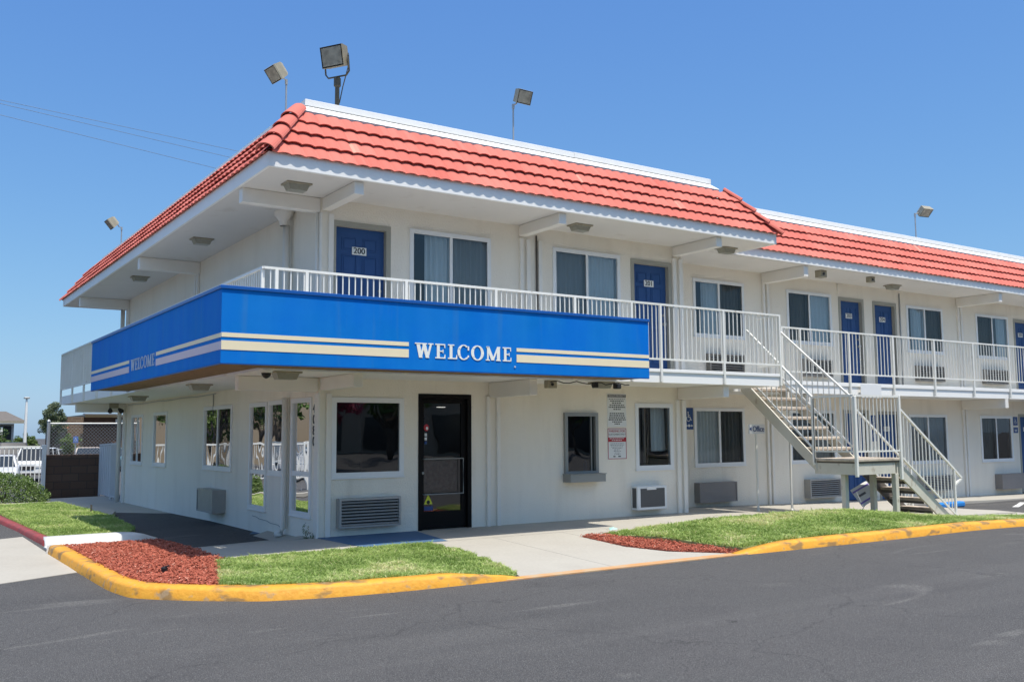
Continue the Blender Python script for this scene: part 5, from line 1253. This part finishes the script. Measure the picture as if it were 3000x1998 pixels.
tree(7.4, 61, -.8, 2.9, (.9, .9, 1.1), 'small green tree against the brick building behind the blue pole sign', 'trees across the far lot', 'leaf_b', 40, 60, .16, .3, seed=11)
# far buildings
o = empty('hip_roof_building', (0, 80, -.9), 'low pale building with a brown hip roof at far left', 'building')
mb = MB(); mb.box(-9, 5.0, 80, 92, -.9, 2.6); mb.build('wall', mat('far_wall', (.50, .48, .44), .9), o)
mb = MB(); mb.add([(-9.6, 79.2, 2.82), (5.85, 79.2, 2.82), (5.85, 93, 2.82), (-9.6, 93, 2.82), (-6, 84, 3.75), (4.75, 84, 3.75), (4.75, 88, 3.75), (-6, 88, 3.75)], [(0, 1, 5, 4), (1, 2, 6, 5), (2, 3, 7, 6), (3, 0, 4, 7), (4, 5, 6, 7)]); mb.build('roof', mat('far_shingle', (.15, .13, .11), .9, var=(3, .4, (.11, .095, .08))), o)
mb = MB(); mb.box(-9.6, 5.85, 79.15, 79.2, 2.62, 2.83); mb.build('fascia', K['fixt'], o)
for x in (-3.4, -1.2, 1.0, 3.1): MB().box(x, x+1.7, 79.93, 79.99, 1.1, 2.4).build('window', K['acd'], o)
for x in (-2.2, .6, 3.9): MB().box(x, x+.18, 79.3, 79.5, -.9, 2.3).build('column', K['white'], o)
o = empty('brick_building', (10, 60, -.8), 'flat-roofed brown brick building behind the chain link fence', 'building')
MB().box(6.12, 7.16, 60, 70, -.85, 2.83).build('wall', K['brick'], o)
MB().box(7.17, 20, 60.2, 70, -.85, 2.78).build('wall', K['brickd'], o)
mb = MB(); mb.box(7.17, 20.1, 59.6, 70.1, 2.782, 2.98); mb.build('roof_edge', K['bronze'], o); MB().box(7.0, 9.2, 58.6, 59.5, 2.98, 3.05).build('canopy', K['steel'], o)
mb = MB()
for i in range(4): mb.box(9.3+i*.28, 9.5+i*.28, 60.1, 60.18, 2.36, 2.68-.05*(i % 2))
mb.build('wall_letters', K['signw'], o)
MB().box(4.9, 6.1, 59.5, 60.5, 2.03, 2.22).build('awning', mat('far_orange', (.62, .26, .12), .6), o)
# lamp post, blue pole sign
o = empty('lamp_post', (3.5, 60, -.8), 'tall white parking lot lamp post at left', 'lamp post')
mb = MB(); mb.tube([(3.47, 60, -.8), (3.5, 60, 3.1), (3.5, 60, 4.05)], [.13, .09, .06], 8); mb.build('pole', K['white'], o)
mb = MB(); mb.bbox(3.32, 3.68, 59.85, 60.15, 4.05, 4.16, .03); mb.build('lamp_head', K['acg'], o)
o = empty('pole_sign', (4.2, 45, -.7), 'small blue parking sign on a thin pole behind the fence', 'sign')
mb = MB(); mb.tube([(4.22, 45, -.8), (4.22, 45, 1.42)], .035, 6); mb.build('pole', K['steel'], o)
PF = lambda u, v, d: (u, 44.9+d, v)
mb = MB(); mb.box(4.09, 4.35, 44.93, 44.96, 1.1, 1.46); wheelchair(mb, PF, 4.22, 1.28, .15, 1, 0); mb.build('sign_face', [mat('far_blue', (.08, .16, .42), .5), K['signw']], o)
# ------------------------------------------------------------------ cars
K['cglass'] = mat('car_glass', (.02, .025, .03), .08); K['tyre'] = mat('tyre', (.02, .02, .02), .8); K['rim'] = mat('rim', (.5, .5, .5), .3, metal=.8); K['hl'] = mat('headlight', (.7, .7, .68), .1)
K['tail'] = mat('tail_light', (.4, .01, .01), .2)
def car(x, y, z, rot, col, label, suv=False, s=1.0):
    o = bpy.data.objects.new('parked_car', None); COL.objects.link(o); tag(o, label, 'car', 'cars parked beyond the fence')
    paint = mat('car_paint', col, .25); OFF[o.name] = Vector((0, 0, 0))
    W2 = .9
    if suv: prof = [(-2.2, .45), (-2.25, 1.05), (-2.2, 1.15), (2.1, 1.15), (2.25, 1.0), (2.3, .5), (1.9, .38), (-1.9, .38)]; gh = [(-2.15, 1.15, 1.0), (-2.0, 1.83, .86), (.45, 1.85, .86), (.95, 1.15, 1.0)]
    else: prof = [(-2.25, .4), (-2.3, .85), (-2.0, .98), (1.0, .95), (2.1, .78), (2.3, .6), (2.25, .3), (-1.9, .25)]; gh = [(-1.85, .97, .96), (-1.1, 1.42, .78), (.25, 1.44, .78), (1.15, .94, .96)]
    mb = MB(); n = len(prof)
    vs = []
    for yy, k in ((-W2, .96), (-W2*.93, 1.0), (W2*.93, 1.0), (W2, .96)): vs += [(px*k if abs(px) > 1.9 else px, yy, .6+(pz-.6)*k) for px, pz in prof]
    mb.add(vs, [(r*n+i, r*n+(i+1) % n, (r+1)*n+(i+1) % n, (r+1)*n+i) for r in range(3) for i in range(n)]+[tuple(range(n))[::-1], tuple(3*n+i for i in range(n))])
    # roof panel + pillars
    g = gh; zt = g[1][1]; mb.add([(g[1][0], -g[1][2]*.8, zt-.03), (g[2][0], -g[2][2]*.8, zt-.03), (g[2][0], g[2][2]*.8, zt-.03), (g[1][0], g[1][2]*.8, zt-.03), (g[1][0]+.1, -.6, zt+.03), (g[2][0]-.1, -.6, zt+.03), (g[2][0]-.1, .6, zt+.03), (g[1][0]+.1, .6, zt+.03)], [(4, 5, 6, 7), (0, 1, 5, 4), (1, 2, 6, 5), (2, 3, 7, 6), (3, 0, 4, 7)])
    mid = (g[1][0]+g[2][0])/2
    for sy in (-1, 1):
        for a, b in ((0, 1), (3, 2)): mb.bar((g[a][0], sy*g[a][2]*.84, g[a][1]-.02), (g[b][0], sy*g[b][2]*.82, g[b][1]-.02), .07, .07)
        mb.bar((mid, sy*.80, g[0][1]-.02), (mid, sy*.70, zt-.02), .07, .05)
    mb.build('body', paint, o)
    mb = MB(); P = lambda i, sy: (g[i][0], sy*g[i][2]*.80, g[i][1]-.02)
    mb.add([P(0, -1), P(1, -1), P(2, -1), P(3, -1), P(0, 1), P(1, 1), P(2, 1), P(3, 1)], [(0, 1, 2, 3), (7, 6, 5, 4), (0, 4, 5, 1), (2, 6, 7, 3), (1, 5, 6, 2)]); mb.build('windows', K['cglass'], o)
    for wx in (-1.4, 1.42):
        for sy in (-1, 1):
            r = .37 if suv else .32
            t = MB().tube([(wx, sy*(W2-.2), r), (wx, sy*(W2+.015), r)], r, 16).build('wheel', K['tyre'], o); MB().tube([(wx, sy*(W2+.016), r), (wx, sy*(W2+.025), r)], r*.6, 12).build('rim', K['rim'], t)
    zz = .78 if suv else .62
    for sy in (-1, 1):
        MB().bbox(2.22, 2.31, sy*.62-.16, sy*.62+.16, zz, zz+.14, .02).build('headlight', K['hl'], o); MB().bbox(-2.31, -2.22, sy*.66-.14, sy*.66+.14, zz+.05, zz+.25, .02).build('tail_light', K['tail'], o)
    MB().bbox(2.2, 2.315, -.42, .42, zz-.12, zz+.1, .02).build('grille', K['acd'], o)
    o.location = (x, y, z); o.rotation_euler = (0, 0, R(rot)); o.scale = (s, s, s); return o
car(2.15, 44, -.86, 250, (.72, .72, .70), 'white boxy off-road vehicle facing the fence, largest car at left', True, .92)
car(-.25, 38, -.86, 262, (.62, .62, .62), 'pale grey saloon partly behind the white rail fence at the left edge')
car(2.2, 55, -.75, 270, (.05, .05, .06), 'black vehicle with a dark roof behind the white off-road vehicle', True)
car(5.35, 60, -.85, 265, (.40, .42, .44), 'grey car just right of the white off-road vehicle')
car(7.0, 57, -.80, 262, (.60, .50, .43), 'beige-roofed car above the middle of the block wall', False, 1.05)
car(8.8, 56, -.80, 285, (.10, .22, .26), 'dark teal car above the right end of the block wall')
car(-1.6, 50, -.80, 270, (.12, .12, .13), 'dark car at the extreme left edge', True)
# cars across the drive, mirrored in the side windows
car(-14.0, 34, -.6, 10, (.65, .65, .66), 'silver car across the side drive outside the frame', False)
car(-14.5, 27, -.5, 5, (.5, .05, .05), 'red car across the side drive outside the frame', False)
# wheel stops on the right lot
for x, y, lb in ((13.75, -1.0, 'blue painted wheel stop on the asphalt right of the stair foot'),):
    o = tag(MB().bbox(x-.75, x+.45, y-.08, y+.08, gz(x, y)-.01, gz(x, y)+.11, .03).build('wheel_stop', K['bstop']), lb, 'wheel stop')
slab('painted_line', [(15.6, -1.45), (17.2, -.75), (17.2, -.62), (15.5, -1.36)], lambda x, y: gz(x, y)+.005, K['whitec'], thick=.003, sub=.5)
# sprinkler / small things
o = empty('sprinkler', (-2.6, -2.2, 0), 'small black sprinkler head among the red wood chips', 'sprinkler'); MB().tube([(-2.6, -2.2, -.02), (-2.6, -2.2, .05), (-2.6, -2.2, .06)], [.03, .035, .02], 10).build('head', K['black'], o); MB().tube([(-2.63, -2.2, .05), (-2.56, -2.24, .075)], .008, 5).build('arm', K['black'], o)
o = tag(MB().tube([(-1.52, 7.9, -.05), (-1.52, 7.9, .08)], .018, 8).build('marker_stake', K['dsteel']), 'short brown stake at the edge of the left lawn', 'stake')
mb = MB(); mb.add([(3.62, -2.02, .045), (3.75, -2.05, .06), (3.80, -1.98, .05), (3.68, -1.93, .07), (3.70, -2.0, .085)], [(0, 1, 4), (1, 2, 4), (2, 3, 4), (3, 0, 4), (0, 3, 2, 1)]); tag(mb.build('litter', mat('mint_plastic', (.35, .62, .55), .4)), 'crumpled mint green litter where the mounded lawn meets the wood chips', 'litter')
o = empty('weed', (-.05, .12, -.05), 'small dried weed at the foot of the front corner', 'plant'); mb = MB(); ts = []
leafcloud(mb, ts, (-.08, .1, .02), (.08, .08, .06), 120, .03, .3); leafcloud(mb, ts, (-.10, .16, .12), (.05, .06, .09), 60, .03, .8); mb.build('foliage', K['leaf_o'], o, tints=ts)
# ------------------------------------------------------------------ overhead cables
def pole(x, y, lb):
    o = empty('utility_pole', (x, y, -.9), lb, 'utility pole', 'utility poles'); mb = MB(); mb.tube([(x, y, -.9), (x, y, 21)], [.2, .13], 8); mb.build('pole', K['bark'], o); MB().bbox(x-.1, x+.1, y-1.2, y+1.2, 19.4, 19.6, .01).build('crossarm', K['bark'], o)
for i, (z0, z1, dy) in enumerate(((18.08, 17.22, 0), (17.5, 16.4, 0), (18.55, 17.95, .9))):
    xa, xb = -34, 34; sl_ = (z1-z0)/10.9; za = z0+(xa+.67)*sl_+1.4*0; mb = MB()
    mb.tube([(lerp(xa, xb, k/12), 40+dy, z0+(lerp(xa, xb, k/12)+.67)*sl_) for k in range(13)], .012, 5)
    tag(mb.build('overhead_cable', K['cable']), ['thin overhead cable, middle of the three in the left sky', 'thin overhead cable, lowest of the three in the left sky', 'thin overhead cable, uppermost of the three in the left sky'][i], 'cable', 'overhead cables')
pole(-34.2, 40.4, 'wooden utility pole left of the frame'); pole(34.2, 40.4, 'wooden utility pole hidden behind the motel')
# ------------------------------------------------------------------ surroundings behind the camera (mirrored in the glass)
for i, (x, y, h, r, mt) in enumerate(((-24, -24, 8, 3.2, 'leaf_g'), (-8, -36, 9, 3.8, 'leaf_g'), (6, -40, 8, 3.4, 'leaf_o'), (14, -34, 6, 2.4, 'leaf_p'), (21, -40, 9, 4, 'leaf_g'), (34, -38, 8, 3.6, 'leaf_g'), (46, -32, 9, 4, 'leaf_o'), (60, -36, 9, 4, 'leaf_g'), (-8.5, 33, 6.5, 2.6, 'leaf_g'), (-13, 38, 7, 3.0, 'leaf_o'), (-6.5, 46, 7, 3.0, 'leaf_g'), (-18, 36, 7, 3.2, 'leaf_g'), (-12, 52, 8, 3.4, 'leaf_g'), (-23, 48, 8, 3.6, 'leaf_o'), (-9.5, 60, 8, 3.4, 'leaf_g'), (-17, 57, 8, 3.6, 'leaf_g'), (-26, 60, 8, 4, 'leaf_g'), (-15.5, 46, 6.5, 3, 'leaf_g'), (-10.5, 42, 5, 2.4, 'leaf_b'))):
    tree(x, y, -.3, h, (r, r, r*.8), ['street tree behind the camera', 'street tree across the side drive'][i > 7], 'trees outside the frame', mt, 45, 50, .42, .22, seed=20+i)
o = empty('shop_building', (10, -52, -.2), 'long pale shop building across the street behind the camera', 'building')
MB().box(-20, 70, -62, -52, -.2, 5).build('wall', mat('shop_wall', (.45, .36, .26), .9), o); MB().box(-20.4, 70.4, -62.4, -51.4, 5.0, 5.5).build('roof_edge', K['fixt'], o)
for i in range(14): MB().box(-17+i*6, -13+i*6, -51.99, -51.9, .2, 3).build('window', K['cglass'], o)
o = empty('side_building', (-32, 20, -.3), 'pale stucco building with dark windows across the side drive, outside the frame', 'building')
MB().box(-40, -30, -2, 70, -.5, 4).build('wall', mat('side_wall', (.30, .24, .17), .9), o); MB().box(-29.9, -12, 66, 70, -.9, 4.5).build('wall', mat('side_wall', (.30, .24, .17), .9), o)
for i in range(8): MB().box(-29.99, -29.9, 0+i*6, 3+i*6, .4, 2.6).build('window', K['cglass'], o)
